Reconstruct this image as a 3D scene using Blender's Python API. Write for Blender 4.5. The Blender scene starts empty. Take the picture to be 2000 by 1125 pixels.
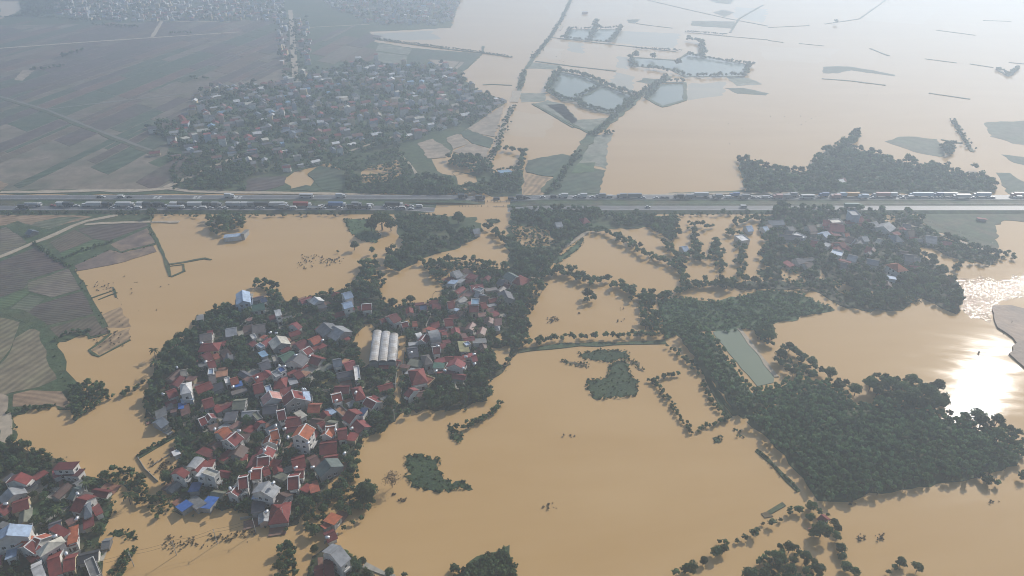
import bpy, math, random
import numpy as np
from mathutils import Vector, Matrix
from mathutils.geometry import delaunay_2d_cdt

random.seed(7)
rng = np.random.default_rng(7)
S = bpy.context.scene
COL = S.collection
R = math.radians

# ---------------------------------------------------------------- camera, sky, sun, exposure
FPX, PITCH, CAM_H = 1370.0, R(30.0), 220.0
SP, CP = math.sin(PITCH), math.cos(PITCH)
cam = bpy.data.cameras.new('camera')
cam.sensor_width = 36.0
cam.lens = FPX / 2000 * 36.0
cam.clip_start, cam.clip_end = 1.0, 20000.0
camo = bpy.data.objects.new('camera', cam)
COL.objects.link(camo)
camo.location = (0, 0, CAM_H)
camo.rotation_euler = (math.pi / 2 - PITCH, 0, 0)
S.camera = camo

SUN_ELEV, SUN_AZ = R(31.3), R(40.0)          # azimuth measured from the view direction towards the right
world = bpy.data.worlds.new('World')
S.world = world
world.use_nodes = True
wn = world.node_tree
for n in list(wn.nodes):
    wn.nodes.remove(n)
sky = wn.nodes.new('ShaderNodeTexSky')
sky.sky_type = 'NISHITA'
sky.sun_disc = False
sky.sun_elevation = SUN_ELEV
sky.sun_rotation = SUN_AZ
sky.altitude = 200
sky.air_density = 1.0
sky.dust_density = 1.6
sky.ozone_density = 1.0
bg = wn.nodes.new('ShaderNodeBackground')
bg.inputs['Strength'].default_value = 0.088
wo = wn.nodes.new('ShaderNodeOutputWorld')
wn.links.new(sky.outputs[0], bg.inputs[0])
wn.links.new(bg.outputs[0], wo.inputs[0])

sun = bpy.data.lights.new('sun', 'SUN')
sun.energy = 3.6
sun.angle = R(0.55)
sun.color = (1.0, 0.95, 0.88)
suno = bpy.data.objects.new('sun', sun)
COL.objects.link(suno)
sd = Vector((math.sin(SUN_AZ) * math.cos(SUN_ELEV), math.cos(SUN_AZ) * math.cos(SUN_ELEV), math.sin(SUN_ELEV)))
suno.rotation_euler = sd.to_track_quat('Z', 'Y').to_euler()
suno.location = (300, 300, 400)

S.view_settings.view_transform = 'Standard'
S.view_settings.look = 'None'
S.view_settings.gamma = 1
S.view_settings.use_curve_mapping = False
S.view_settings.exposure = 0.28
S.render.engine = 'CYCLES'
S.cycles.max_bounces = 5
S.cycles.diffuse_bounces = 2
S.cycles.glossy_bounces = 2
S.cycles.volume_bounces = 1
S.cycles.filter_width = 0.95
S.cycles.use_denoising = True
try:
    S.cycles.denoiser = 'OPENIMAGEDENOISE'
except Exception:
    pass

# ---------------------------------------------------------------- helpers
def at(px, py, z=0.0):
    """Where the sight line through a point of the 2000 x 1125 photograph meets the level z."""
    u, v = (px - 1000) / FPX, (py - 562.5) / FPX
    d = (u, CP - v * SP, -SP - v * CP)
    t = (z - CAM_H) / d[2]
    return (d[0] * t, d[1] * t)

def to_px(x, y, z=0.0):
    dz = z - CAM_H
    w = y * CP - dz * SP
    if w < 1:
        return (-9999, -9999)
    return (1000 + FPX * x / w, 562.5 - FPX * (y * SP + dz * CP) / w)

def P(pts, z=0.0):
    return [at(px, py, z) for px, py in pts]

def inside(pt, poly):
    x, y = pt
    r = False
    j = len(poly) - 1
    for i in range(len(poly)):
        xi, yi = poly[i]
        xj, yj = poly[j]
        if (yi > y) != (yj > y) and x < (xj - xi) * (y - yi) / (yj - yi) + xi:
            r = not r
        j = i
    return r

def link(o, parent=None):
    COL.objects.link(o)
    if parent is not None:
        o.parent = parent
    return o

def tag(o, label=None, cat=None, group=None, kind=None):
    if label: o['label'] = label
    if cat: o['category'] = cat
    if group: o['group'] = group
    if kind: o['kind'] = kind
    return o

def empty(name, loc, rz=0.0):
    o = bpy.data.objects.new(name, None)
    o.empty_display_size = 0.5
    o.location = loc
    o.rotation_euler = (0, 0, rz)
    return link(o)

def mesh(name, verts, faces, mats, fmat=None, smooth=False):
    me = bpy.data.meshes.new(name)
    me.from_pydata([tuple(v) for v in verts], [], [tuple(f) for f in faces])
    for m in (mats if isinstance(mats, (list, tuple)) else [mats]):
        me.materials.append(m)
    if fmat is not None:
        me.polygons.foreach_set('material_index', fmat)
    if smooth:
        me.polygons.foreach_set('use_smooth', [True] * len(me.polygons))
    me.update()
    return me

def ob(name, me, parent=None, loc=None, rz=None):
    o = bpy.data.objects.new(name, me)
    if loc is not None: o.location = loc
    if rz is not None: o.rotation_euler = (0, 0, rz)
    return link(o, parent)

class MB:
    """collects boxes, prisms and tubes for ONE mesh"""
    def __init__(s):
        s.v, s.f, s.m = [], [], []
    def box(s, c, d, rz=0.0, m=0, taper=1.0):
        n = len(s.v)
        ca, sa = math.cos(rz), math.sin(rz)
        for k in (-1, 1):
            t = 1.0 if k < 0 else taper
            for a, b in ((-1, -1), (1, -1), (1, 1), (-1, 1)):
                x, y = a * d[0] / 2 * t, b * d[1] / 2 * t
                s.v.append((c[0] + x * ca - y * sa, c[1] + x * sa + y * ca, c[2] + k * d[2] / 2))
        for q in ((3, 2, 1, 0), (4, 5, 6, 7), (0, 1, 5, 4), (1, 2, 6, 5), (2, 3, 7, 6), (3, 0, 4, 7)):
            s.f.append(tuple(n + i for i in q)); s.m.append(m)
        return s
    def tube(s, p, q, r0, r1, k=6, m=0, caps=True):
        p, q = Vector(p), Vector(q)
        ax = (q - p).normalized()
        u = ax.orthogonal().normalized(); w = ax.cross(u)
        n = len(s.v)
        for c, r in ((p, r0), (q, r1)):
            for i in range(k):
                a = 2 * math.pi * i / k
                s.v.append(tuple(c + (u * math.cos(a) + w * math.sin(a)) * r))
        for i in range(k):
            j = (i + 1) % k
            s.f.append((n + i, n + j, n + k + j, n + k + i)); s.m.append(m)
        if caps:
            s.f.append(tuple(n + i for i in range(k - 1, -1, -1))); s.m.append(m)
            s.f.append(tuple(n + k + i for i in range(k))); s.m.append(m)
        return s
    def prism(s, prof, y0, y1, m=0):
        """prof: (x, z) outline, counter-clockwise seen from -y, extruded along y"""
        n, k = len(s.v), len(prof)
        for y in (y0, y1):
            for x, z in prof:
                s.v.append((x, y, z))
        s.f.append(tuple(n + i for i in range(k))); s.m.append(m)
        s.f.append(tuple(n + k + i for i in range(k - 1, -1, -1))); s.m.append(m)
        for i in range(k):
            j = (i + 1) % k
            s.f.append((n + j, n + i, n + k + i, n + k + j)); s.m.append(m)
        return s
    def mesh(s, name, mats, smooth=False):
        return mesh(name, s.v, s.f, mats, s.m, smooth)
    def build(s, name, mats, parent=None, loc=None, rz=None, smooth=False):
        return ob(name, s.mesh(name, mats, smooth), parent, loc, rz)

# ---------------------------------------------------------------- materials
def mat(name, color, rough=0.8, noise=0.25, scale=0.3, spec=0.3, metal=0.0, bump=0.0, bscale=None, stripes=None, per_obj=0.0,
        color2=None, mix_scale=0.02, mix_lo=0.45, mix_hi=0.6, attr=None, leaf=0.0):
    m = bpy.data.materials.new(name)
    m.use_nodes = True
    nt = m.node_tree
    N, L = nt.nodes, nt.links
    b = N['Principled BSDF']
    b.inputs['Roughness'].default_value = rough
    b.inputs['Specular IOR Level'].default_value = spec
    b.inputs['Metallic'].default_value = metal
    geo = N.new('ShaderNodeNewGeometry')
    pos = geo.outputs['Position']
    cur = None
    if color2 is not None:
        n2 = N.new('ShaderNodeTexNoise'); n2.inputs['Scale'].default_value = mix_scale; n2.inputs['Detail'].default_value = 5
        L.new(pos, n2.inputs['Vector'])
        mr = N.new('ShaderNodeMapRange'); mr.inputs[1].default_value = mix_lo; mr.inputs[2].default_value = mix_hi
        L.new(n2.outputs[0], mr.inputs[0])
        mx = N.new('ShaderNodeMix'); mx.data_type = 'RGBA'
        mx.inputs[6].default_value = (*color, 1); mx.inputs[7].default_value = (*color2, 1)
        L.new(mr.outputs[0], mx.inputs[0])
        cur = mx.outputs[2]
    else:
        rgb = N.new('ShaderNodeRGB'); rgb.outputs[0].default_value = (*color, 1)
        cur = rgb.outputs[0]
    def mul(sock, lo, hi, src_lo=0.3, src_hi=0.7):
        nonlocal cur
        r = N.new('ShaderNodeMapRange')
        r.inputs[1].default_value = src_lo; r.inputs[2].default_value = src_hi
        r.inputs[3].default_value = lo; r.inputs[4].default_value = hi
        L.new(sock, r.inputs[0])
        v = N.new('ShaderNodeVectorMath'); v.operation = 'SCALE'
        L.new(cur, v.inputs[0]); L.new(r.outputs[0], v.inputs[3])
        cur = v.outputs[0]
    nz = None
    if noise > 0:
        nz = N.new('ShaderNodeTexNoise'); nz.inputs['Scale'].default_value = scale
        nz.inputs['Detail'].default_value = 6; nz.inputs['Roughness'].default_value = 0.65
        L.new(pos, nz.inputs['Vector'])
        mul(nz.outputs[0], 1 - noise, 1 + noise)
    height = None
    if stripes:
        ang, period, amt = stripes
        mp = N.new('ShaderNodeMapping'); mp.inputs['Rotation'].default_value = (0, 0, ang)
        L.new(pos, mp.inputs[0])
        wv = N.new('ShaderNodeTexWave'); wv.inputs['Scale'].default_value = 0.314 / period * 1.0
        wv.inputs['Distortion'].default_value = 3.5; wv.inputs['Detail'].default_value = 3; wv.inputs['Detail Scale'].default_value = 0.5
        L.new(mp.outputs[0], wv.inputs[0])
        mul(wv.outputs[0], 1 - amt, 1 + amt, 0, 1)
        height = wv.outputs[0]
    if per_obj > 0:
        oi = N.new('ShaderNodeObjectInfo')
        mul(oi.outputs['Random'], 1 - per_obj, 1 + per_obj, 0, 1)
    if attr:
        an = N.new('ShaderNodeAttribute'); an.attribute_name = attr
        mul(an.outputs['Fac'], 0.45, 1.6, 0, 1)
    L.new(cur, b.inputs['Base Color'])
    if leaf:
        tr = N.new('ShaderNodeBsdfTranslucent'); ms = N.new('ShaderNodeMixShader'); ms.inputs[0].default_value = leaf
        L.new(cur, tr.inputs[0]); L.new(b.outputs[0], ms.inputs[1]); L.new(tr.outputs[0], ms.inputs[2])
        L.new(ms.outputs[0], N['Material Output'].inputs[0])
    if bump > 0:
        bp = N.new('ShaderNodeBump'); bp.inputs['Strength'].default_value = 1.0; bp.inputs['Distance'].default_value = bump
        if height is None:
            nb = N.new('ShaderNodeTexNoise'); nb.inputs['Scale'].default_value = bscale or scale * 3; nb.inputs['Detail'].default_value = 4
            L.new(pos, nb.inputs['Vector']); height = nb.outputs[0]
        L.new(height, bp.inputs['Height']); L.new(bp.outputs[0], b.inputs['Normal'])
    return m

def water_mat(name, c1, c2, rough, waves, vary=0.012):
    m = bpy.data.materials.new(name)
    m.use_nodes = True
    N, L = m.node_tree.nodes, m.node_tree.links
    b = N['Principled BSDF']
    b.inputs['Roughness'].default_value = rough
    b.inputs['IOR'].default_value = 1.33
    b.inputs['Specular IOR Level'].default_value = 0.42
    geo = N.new('ShaderNodeNewGeometry')
    n1 = N.new('ShaderNodeTexNoise'); n1.inputs['Scale'].default_value = vary; n1.inputs['Detail'].default_value = 4
    n1.inputs['Distortion'].default_value = 1.5
    m1 = N.new('ShaderNodeMapping'); m1.inputs['Scale'].default_value = (0.45, 1.5, 1); m1.inputs['Rotation'].default_value = (0, 0, 0.45)
    n1.inputs['Roughness'].default_value = 0.62
    L.new(geo.outputs['Position'], m1.inputs[0]); L.new(m1.outputs[0], n1.inputs['Vector'])
    mr = N.new('ShaderNodeMapRange'); mr.inputs[1].default_value = 0.3; mr.inputs[2].default_value = 0.7
    L.new(n1.outputs[0], mr.inputs[0])
    mx = N.new('ShaderNodeMix'); mx.data_type = 'RGBA'
    mx.inputs[6].default_value = (*c1, 1); mx.inputs[7].default_value = (*c2, 1)
    L.new(mr.outputs[0], mx.inputs[0]); L.new(mx.outputs[2], b.inputs['Base Color'])
    n3 = N.new('ShaderNodeTexNoise'); n3.inputs['Scale'].default_value = 0.022; n3.inputs['Detail'].default_value = 6; n3.inputs['Roughness'].default_value = 0.65; n3.inputs['Distortion'].default_value = 2.5
    mp = N.new('ShaderNodeMapping'); mp.inputs['Scale'].default_value = (0.5, 1.3, 1); mp.inputs['Rotation'].default_value = (0, 0, 0.5)
    L.new(geo.outputs['Position'], mp.inputs[0]); L.new(mp.outputs[0], n3.inputs['Vector'])
    rr = N.new('ShaderNodeMapRange'); rr.inputs[1].default_value = 0.38; rr.inputs[2].default_value = 0.64; rr.inputs[3].default_value = rough * 0.72; rr.inputs[4].default_value = rough * 1.35
    L.new(n3.outputs[0], rr.inputs[0]); L.new(rr.outputs[0], b.inputs['Roughness'])
    last = None
    for sc, dist in waves:
        nb = N.new('ShaderNodeTexNoise'); nb.inputs['Scale'].default_value = sc; nb.inputs['Detail'].default_value = 3
        L.new(geo.outputs['Position'], nb.inputs['Vector'])
        bp = N.new('ShaderNodeBump'); bp.inputs['Distance'].default_value = dist
        L.new(nb.outputs[0], bp.inputs['Height'])
        if last: L.new(last, bp.inputs['Normal'])
        last = bp.outputs[0]
    if last: L.new(last, b.inputs['Normal'])
    return m

M = {}
M['flood'] = water_mat('muddy flood water', (0.505, 0.318, 0.132), (0.555, 0.366, 0.168), 0.067, ((0.9, 0.005), (0.05, 0.022)), 0.007)
M['rapid'] = water_mat('choppy muddy water', (0.42, 0.27, 0.14), (0.52, 0.34, 0.17), 0.10, ((0.42, 0.9), (0.13, 0.8)))
M['shoal'] = water_mat('grey green shallows', (0.30, 0.26, 0.17), (0.36, 0.29, 0.17), 0.12, ((0.8, 0.01),))
M['silt'] = water_mat('pale silty water', (0.56, 0.40, 0.22), (0.52, 0.35, 0.17), 0.1, ((0.8, 0.01),))
M['paving'] = mat('terracotta paving', (0.27, 0.125, 0.085), noise=0.25, scale=0.7, color2=(0.20, 0.13, 0.10), mix_scale=0.2)
M['lane'] = mat('narrow farm road', (0.17, 0.165, 0.145), noise=0.2, scale=0.2)
M['pond'] = water_mat('green pond water', (0.20, 0.235, 0.165), (0.225, 0.26, 0.18), 0.1, ((0.8, 0.01),))
M['pale_pond'] = water_mat('pale fish pond water', (0.15, 0.19, 0.155), (0.18, 0.21, 0.17), 0.12, ((0.8, 0.02),))
M['olive_pond'] = water_mat('olive pond water', (0.30, 0.24, 0.09), (0.33, 0.27, 0.1), 0.12, ((0.8, 0.01),))
M['soil'] = mat('village earth', (0.085, 0.078, 0.045), noise=0.45, scale=0.25, color2=(0.04, 0.06, 0.028), mix_scale=0.12, bump=0.3)
M['mud'] = mat('brown river mud', (0.14, 0.085, 0.05), noise=0.4, scale=0.1, color2=(0.22, 0.13, 0.075), mix_scale=0.04, bump=0.4, rough=0.6)
M['grass'] = mat('rank grass', (0.052, 0.082, 0.035), noise=0.4, scale=0.2, color2=(0.10, 0.10, 0.05), mix_scale=0.03, mix_lo=0.5, mix_hi=0.75, bump=0.3)
M['verge'] = mat('road verge grass', (0.055, 0.082, 0.038), noise=0.45, scale=0.15, color2=(0.09, 0.085, 0.05), mix_scale=0.05, bump=0.2)
M['meadow'] = mat('meadow grass', (0.06, 0.105, 0.045), noise=0.3, scale=0.15, bump=0.15)
M['hyacinth'] = mat('water hyacinth', (0.022, 0.050, 0.019), noise=0.5, scale=0.6, color2=(0.034, 0.062, 0.022), mix_scale=0.1, bump=0.3, bscale=1.2)
M['dead_weed'] = mat('brown drift weed', (0.13, 0.10, 0.055), noise=0.4, scale=0.6, bump=0.2)
M['dirt'] = mat('pale dirt road', (0.42, 0.35, 0.26), noise=0.2, scale=0.3)
M['concrete'] = mat('weathered concrete', (0.36, 0.34, 0.29), noise=0.25, scale=0.4)
M['asphalt'] = mat('worn asphalt', (0.125, 0.125, 0.13), noise=0.18, scale=0.12, rough=0.55, spec=0.4)
M['paint'] = mat('road paint', (0.75, 0.75, 0.72), noise=0.1)
M['steel'] = mat('galvanised steel', (0.45, 0.46, 0.47), rough=0.45, metal=0.5, noise=0.1)
M['bark'] = mat('bark', (0.085, 0.065, 0.045), noise=0.3, scale=1.0)
# ---------------------------------------------------------------- sheets of land and water
ZS = [0.0]
def ragged(pts, amp, step):
    out = []
    n = len(pts)
    for i in range(n):
        a, b = pts[i], pts[(i + 1) % n]
        d = math.hypot(b[0] - a[0], b[1] - a[1])
        k = max(1, min(40, int(d / step)))
        nx, ny = -(b[1] - a[1]) / max(d, 1e-6), (b[0] - a[0]) / max(d, 1e-6)
        for j in range(k):
            t = j / k
            e = random.gauss(0, amp) if amp else 0.0
            e = max(-2.0 * amp, min(2.0 * amp, e))
            out.append((a[0] + (b[0] - a[0]) * t + nx * e, a[1] + (b[1] - a[1]) * t + ny * e))
    return out

def sheet(name, poly, m, z=0.2, amp=0.5, step=4.0, holes=(), skirt=0.8, kind='structure', parent=None):
    """a patch of ground or water: a flat top with ragged rim and sides that go down into the flood"""
    outer = ragged(poly, amp, step)
    loops = [outer] + [ragged(h, amp, step) for h in holes]
    pts = [Vector((x, y)) for l in loops for x, y in l]
    edges, s = [], 0
    for l in loops:
        edges += [(s + i, s + (i + 1) % len(l)) for i in range(len(l))]; s += len(l)
    cv, _, cf, _, _, _ = delaunay_2d_cdt(pts, edges, [], 0, 1e-5, False)
    v = [(q.x, q.y, z) for q in cv]
    f = []
    for t in cf:
        c = (sum(v[i][0] for i in t) / len(t), sum(v[i][1] for i in t) / len(t))
        if inside(c, outer) and not any(inside(c, h) for h in loops[1:]):
            f.append(tuple(t))
    n = len(v)
    if skirt:
        for l in loops:
            n = len(v); k = len(l)
            v += [(x, y, z) for x, y in l] + [(x, y, z - skirt) for x, y in l]
            for i in range(k):
                j = (i + 1) % k
                f.append((n + i, n + j, n + k + j, n + k + i))
    o = ob(name, mesh(name, v, f, m), parent)
    if kind: o['kind'] = kind
    return o

def band(pts, w, jitter=0.0):
    """a polygon of width w (one number, or one per point) along a line of points"""
    L, Rr = [], []
    n = len(pts)
    for i, (x, y) in enumerate(pts):
        a = pts[max(i - 1, 0)]; b = pts[min(i + 1, n - 1)]
        d = math.hypot(b[0] - a[0], b[1] - a[1]) or 1
        ww = (w[i] if isinstance(w, (list, tuple)) else w) * (1 + random.uniform(-jitter, jitter)) / 2
        nx, ny = -(b[1] - a[1]) / d, (b[0] - a[0]) / d
        L.append((x + nx * ww, y + ny * ww)); Rr.append((x - nx * ww, y - ny * ww))
    return Rr + L[::-1]

def resample(pts, step):
    out = [pts[0]]
    for a, b in zip(pts, pts[1:]):
        d = math.hypot(b[0] - a[0], b[1] - a[1])
        k = max(1, int(d / step))
        for j in range(1, k + 1):
            out.append((a[0] + (b[0] - a[0]) * j / k, a[1] + (b[1] - a[1]) * j / k))
    return out

def track(name, px, w, m, z, amp=0.25, step=6.0, dz=0.5):
    return sheet(name, band(resample(P(px), 12), w, 0.12), m, z, amp, step, skirt=dz)

ZF = [0.30]
def zf():
    ZF[0] += 0.0008
    return ZF[0]

# the flood itself and the ground below it, out past the horizon of the haze
W2 = 4200
fw = ob('flood_water', mesh('flood_water', [(-W2, -600, 0), (W2, -600, 0), (W2, 5200, 0), (-W2, 5200, 0)], [(0, 1, 2, 3)], M['flood']))
fw['kind'] = 'structure'
gr = ob('ground', mesh('ground', [(-W2, -600, -3), (W2, -600, -3), (W2, 5200, -3), (-W2, 5200, -3)], [(0, 1, 2, 3)], M['mud']))
gr['kind'] = 'structure'

# ---- land south-west of the highway (fields)
LAND_SW = [(-400, 412), (0, 412), (300, 420), (292, 441), (304, 478), (236, 494), (213, 489), (149, 519), (145, 530), (162, 560), (179, 586), (199, 627),
           (216, 651), (176, 661), (159, 655), (108, 674), (105, 691), (120, 733), (140, 760), (160, 800), (150, 822), (135, 802), (100, 792), (60, 802),
           (24, 815), (30, 850), (22, 880), (-120, 900), (-400, 800)]
sheet('land', P(LAND_SW), M['grass'], 0.25, 0.7, 2.5)
FIELD_ANG = math.atan2(at(162, 566)[1] - at(54, 553)[1], at(162, 566)[0] - at(54, 553)[0])
def fmat(name, c, stripe=0.0, period=2.5, turn=0.0, c2=None, noise=0.38):
    return mat(name, c, noise=noise, scale=0.12, stripes=(-(FIELD_ANG + turn) + math.pi / 2, period, stripe) if stripe else None, bump=0.12 if stripe else 0.1, color2=c2, mix_scale=0.03)
FM = {
    'dark': fmat('dark ploughed soil', (0.098, 0.072, 0.064), 0.12, 2.2, 0.0, (0.085, 0.075, 0.055)),
    'brown': fmat('brown ploughed soil', (0.135, 0.098, 0.072), 0.16, 3.0, 1.5, (0.105, 0.09, 0.06)),
    'greyish': fmat('grey stubble', (0.155, 0.128, 0.10), 0.12, 2.5, 0.0, (0.125, 0.115, 0.075)),
    'tan': fmat('tan fallow', (0.30, 0.20, 0.125), 0.06, 3.0, 0.0, (0.22, 0.16, 0.10)),
    'rows': fmat('maize rows', (0.20, 0.165, 0.105), 0.20, 4.2, 1.45, (0.165, 0.15, 0.085)),
    'wetrows': fmat('drowned rows', (0.30, 0.205, 0.115), 0.22, 4.6, 1.45, (0.36, 0.24, 0.13)),
    'wet': fmat('waterlogged soil', (0.17, 0.125, 0.105), 0.0, 3, 0, (0.26, 0.18, 0.115)),
    'green': fmat('green crop', (0.065, 0.115, 0.045), 0.08, 2.5, 0.0, (0.085, 0.12, 0.055)),
    'greygreen': fmat('grey green crop', (0.105, 0.125, 0.075), 0.1, 2.5, 0.0, (0.125, 0.125, 0.085)),
    'duskgreen': fmat('dark green crop', (0.055, 0.085, 0.05), 0.06, 3.0, 0.0, (0.07, 0.085, 0.055)),
    'dusk': fmat('purple brown soil', (0.095, 0.072, 0.068), 0.08, 3.0, 0.0, (0.075, 0.07, 0.055)),
    'rust': fmat('reddish soil', (0.145, 0.09, 0.07), 0.08, 3.0, 0.0, (0.11, 0.08, 0.065)),
    'pale': fmat('pale wet paddy', (0.34, 0.27, 0.20), 0.05, 4.0, 0.0, (0.28, 0.23, 0.17)),
    'reed': fmat('drowned reeds', (0.16, 0.18, 0.13), 0.0, 3, 0, (0.22, 0.22, 0.17)),
}
def field(px, m, amp=0.3, z=None):
    return sheet('field', P(px), FM[m], z or zf(), amp, 5, skirt=0.5)
for px, m in (
    ([(-150, 421), (0, 421), (150, 421), (180, 424), (95, 447), (60, 440), (35, 432), (10, 441), (-150, 446)], 'tan'),
    ([(-150, 450), (0, 448), (14, 443), (57, 472), (34, 485), (0, 499), (-150, 540)], 'greyish'),
    ([(60, 441), (95, 449), (142, 431), (165, 425), (120, 424), (70, 434)], 'greygreen'),
    ([(98, 474), (145, 449), (182, 468), (150, 482), (118, 494)], 'brown'),
    ([(118, 495), (152, 482), (183, 469), (205, 472), (203, 480), (128, 508)], 'green'),
    ([(152, 446), (189, 440), (284, 436), (289, 441), (213, 471), (182, 467), (155, 452)], 'dark'),
    ([(216, 478), (288, 446), (303, 475), (236, 492)], 'wet'),
    ([(146, 520), (214, 489), (236, 495), (300, 480), (306, 492), (230, 515), (150, 530)], 'wet'),
    ([(-150, 560), (0, 512), (68, 484), (109, 509), (133, 522), (54, 548), (48, 563), (0, 582), (-150, 640)], 'dark'),
    ([(54, 553), (135, 525), (161, 565), (101, 582), (57, 569)], 'greyish'),
    ([(61, 600), (162, 569), (188, 612), (95, 636), (51, 617)], 'dark'),
    ([(-150, 650), (0, 585), (52, 565), (56, 573), (20, 599), (0, 606), (-150, 680)], 'green'),
    ([(20, 604), (57, 576), (88, 584), (51, 614)], 'greygreen'),
    ([(98, 641), (189, 616), (214, 651), (176, 658), (169, 644), (111, 660)], 'brown'),
    ([(-150, 690), (0, 620), (40, 630), (30, 656), (20, 683), (0, 708), (-150, 780)], 'rows'),
    ([(30, 660), (58, 643), (75, 642), (104, 706), (117, 738), (76, 757), (20, 767), (-150, 860), (-150, 800), (0, 712), (21, 688)], 'rows'),
    ([(27, 772), (60, 763), (122, 765), (140, 795), (134, 801), (100, 789), (60, 794), (25, 795)], 'tan'),
    ([(-150, 880), (0, 770), (16, 775), (14, 812), (-150, 920)], 'pale'),
):
    field(px, m)
sheet('field', P([(196, 614), (233, 600), (257, 637), (207, 641)]), FM['wetrows'], 0.06, 0.7, 4, skirt=0.3)
sheet('field', P([(176, 684), (214, 653), (254, 640), (253, 664), (196, 694)]), FM['wetrows'], 0.035, 0.7, 4, skirt=0.3)
for px, w in (([(-60, 526), (0, 503), (40, 487), (68, 475), (105, 460), (142, 443), (169, 433), (230, 421)], 4.2), ([(165, 440), (200, 437), (287, 434), (351, 434)], 3.2),
              ([(8, 812), (14, 840), (12, 868)], 5)):
    track('path', px, w, M['dirt'], 0.62)
# thin bunds standing out of the flood
def bund(px, w=1.2, h=0.35, m='grass', name='bund'):
    return sheet(name, band(resample(P(px), 8), w, 0.3), M[m], h, 0.25, 5, skirt=0.8)
for px, w in (([(291, 441), (300, 458), (316, 490), (327, 517), (333, 540)], 2.4), ([(327, 517), (362, 512), (400, 505), (413, 508)], 1.8), ([(329, 521), (358, 517), (361, 530), (334, 541)], 1.4),
              ([(216, 652), (198, 667), (174, 684), (184, 692), (194, 697), (255, 664)], 1.3), ([(180, 582), (200, 575), (219, 569), (224, 566)], 1.0), ([(192, 586), (215, 577), (229, 572)], 1.0),
              ([(220, 561), (228, 581)], 1.2), ([(0, 612), (24, 609), (60, 625), (88, 645), (103, 682), (118, 728), (140, 760), (156, 800)], 6),
              ([(14, 441), (40, 458), (60, 474)], 3), ([(75, 478), (110, 505), (138, 522), (165, 566), (190, 612), (205, 640)], 3),
              ([(270, 893), (300, 876), (352, 846), (375, 828)], 3.2), ([(1010, 687), (1100, 675), (1200, 672), (1300, 668)], 3.5), ([(1478, 880), (1510, 908), (1540, 940), (1560, 960)], 2.4),
              ([(1380, 738), (1402, 780), (1425, 816)], 2.2), ([(1365, 708), (1395, 760), (1435, 812)], 2.0), ([(1500, 1002), (1532, 985)], 2)):
    bund(px, w)
bund([(1505, 1004), (1490, 1008)], 3, 0.3, 'dead_weed')

# ---- the villages' ground
NEAR = [(290, 770), (305, 720), (330, 690), (380, 642), (385, 622), (440, 600), (465, 597), (470, 592), (520, 590), (545, 575), (560, 592), (600, 582), (650, 572), (690, 562), (735, 560), (745, 585),
        (770, 600), (800, 592), (822, 600), (838, 590), (862, 578), (872, 545), (890, 528), (925, 532), (960, 528), (1000, 530), (1032, 538), (1035, 570), (1025, 610), (1030, 650), (1005, 690), (985, 722), (957, 742), (950, 780),
        (900, 800), (850, 803), (830, 800), (815, 806), (795, 795), (770, 822), (742, 842), (717, 852), (702, 865), (680, 890), (668, 905), (650, 935), (625, 965), (600, 990), (578, 1020), (560, 1030), (520, 1030), (490, 1010),
        (462, 1000), (420, 995), (380, 1000), (345, 1010), (342, 985), (328, 945), (345, 905), (352, 885), (345, 862), (342, 845), (300, 830), (282, 800)]
LANES = [P([(689, 664), (713, 632), (732, 637), (727, 680), (723, 715), (703, 720), (699, 688)]),
         band(P([(776, 790), (778, 755), (783, 715), (786, 672), (788, 655)]), 3.6),
         band(P([(790, 640), (800, 622), (812, 614)]), 3.2),
         P([(842, 590), (862, 585), (866, 570), (850, 570)]), P([(964, 662), (985, 640), (984, 660), (975, 668)]), P([(960, 682), (998, 676), (996, 700), (985, 716), (968, 708)]),
         P([(960, 610), (975, 600), (972, 615)]), P([(800, 600), (817, 596), (812, 604)])]
sheet('village_ground', P(NEAR), M['soil'], 0.3, 0.9, 2.5, holes=LANES)
sheet('pond', P([(626, 755), (628, 745), (645, 740), (664, 741), (666, 757)]), M['olive_pond'], 0.34, 0.4, 4, skirt=0.1)
for px, w in (([(612, 756), (613, 744), (622, 732), (634, 720), (645, 712)], 3.6), ([(800, 620), (817, 612), (845, 612), (892, 612), (893, 598), (903, 580), (914, 562), (920, 556)], 2.6), ([(432, 626), (470, 618), (510, 606), (535, 600)], 2.4)):
    track('path', px, w, M['concrete'], 0.42)
for px, w in (([(355, 832), (372, 822), (390, 805), (400, 790)], 3), ([(610, 758), (640, 762), (720, 760)], 3), ([(470, 735), (490, 728), (510, 720)], 3), ([(524, 860), (540, 856), (548, 868)], 6), ([(735, 745), (750, 735), (760, 748)], 8), ([(575, 810), (560, 850), (545, 900)], 2.5),
              ([(500, 625), (530, 630), (560, 622), (590, 612)], 4)):
    track('path', px, w, M['dirt'], 0.40, 0.6, 4)
SWV = [(-150, 880), (0, 872), (22, 868), (90, 890), (130, 903), (160, 925), (190, 938), (215, 950), (214, 985), (205, 1005), (196, 1040), (190, 1060), (203, 1080), (195, 1125), (190, 1220), (-150, 1220)]
sheet('village_ground', P(SWV), M['soil'], 0.3, 0.7, 5)
sheet('scrub_ground', P([(45, 1000), (90, 975), (120, 980), (128, 985), (85, 1015), (60, 1030), (40, 1020)]), M['meadow'], 0.34, 0.5, 4, skirt=0.2)
for px, w in (([(88, 950), (105, 960), (125, 972), (140, 982), (118, 1000), (95, 1015), (80, 1025)], 2.4),):
    track('path', px, w, M['concrete'], 0.42)
track('path', [(40, 975), (65, 960), (88, 950)], 7, M['dirt'], 0.40, 0.7, 3)
sheet('land', P([(612, 1090), (640, 1070), (690, 1092), (712, 1105), (740, 1135), (770, 1180), (560, 1180), (600, 1125)]), M['soil'], 0.3, 0.6, 4)
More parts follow.
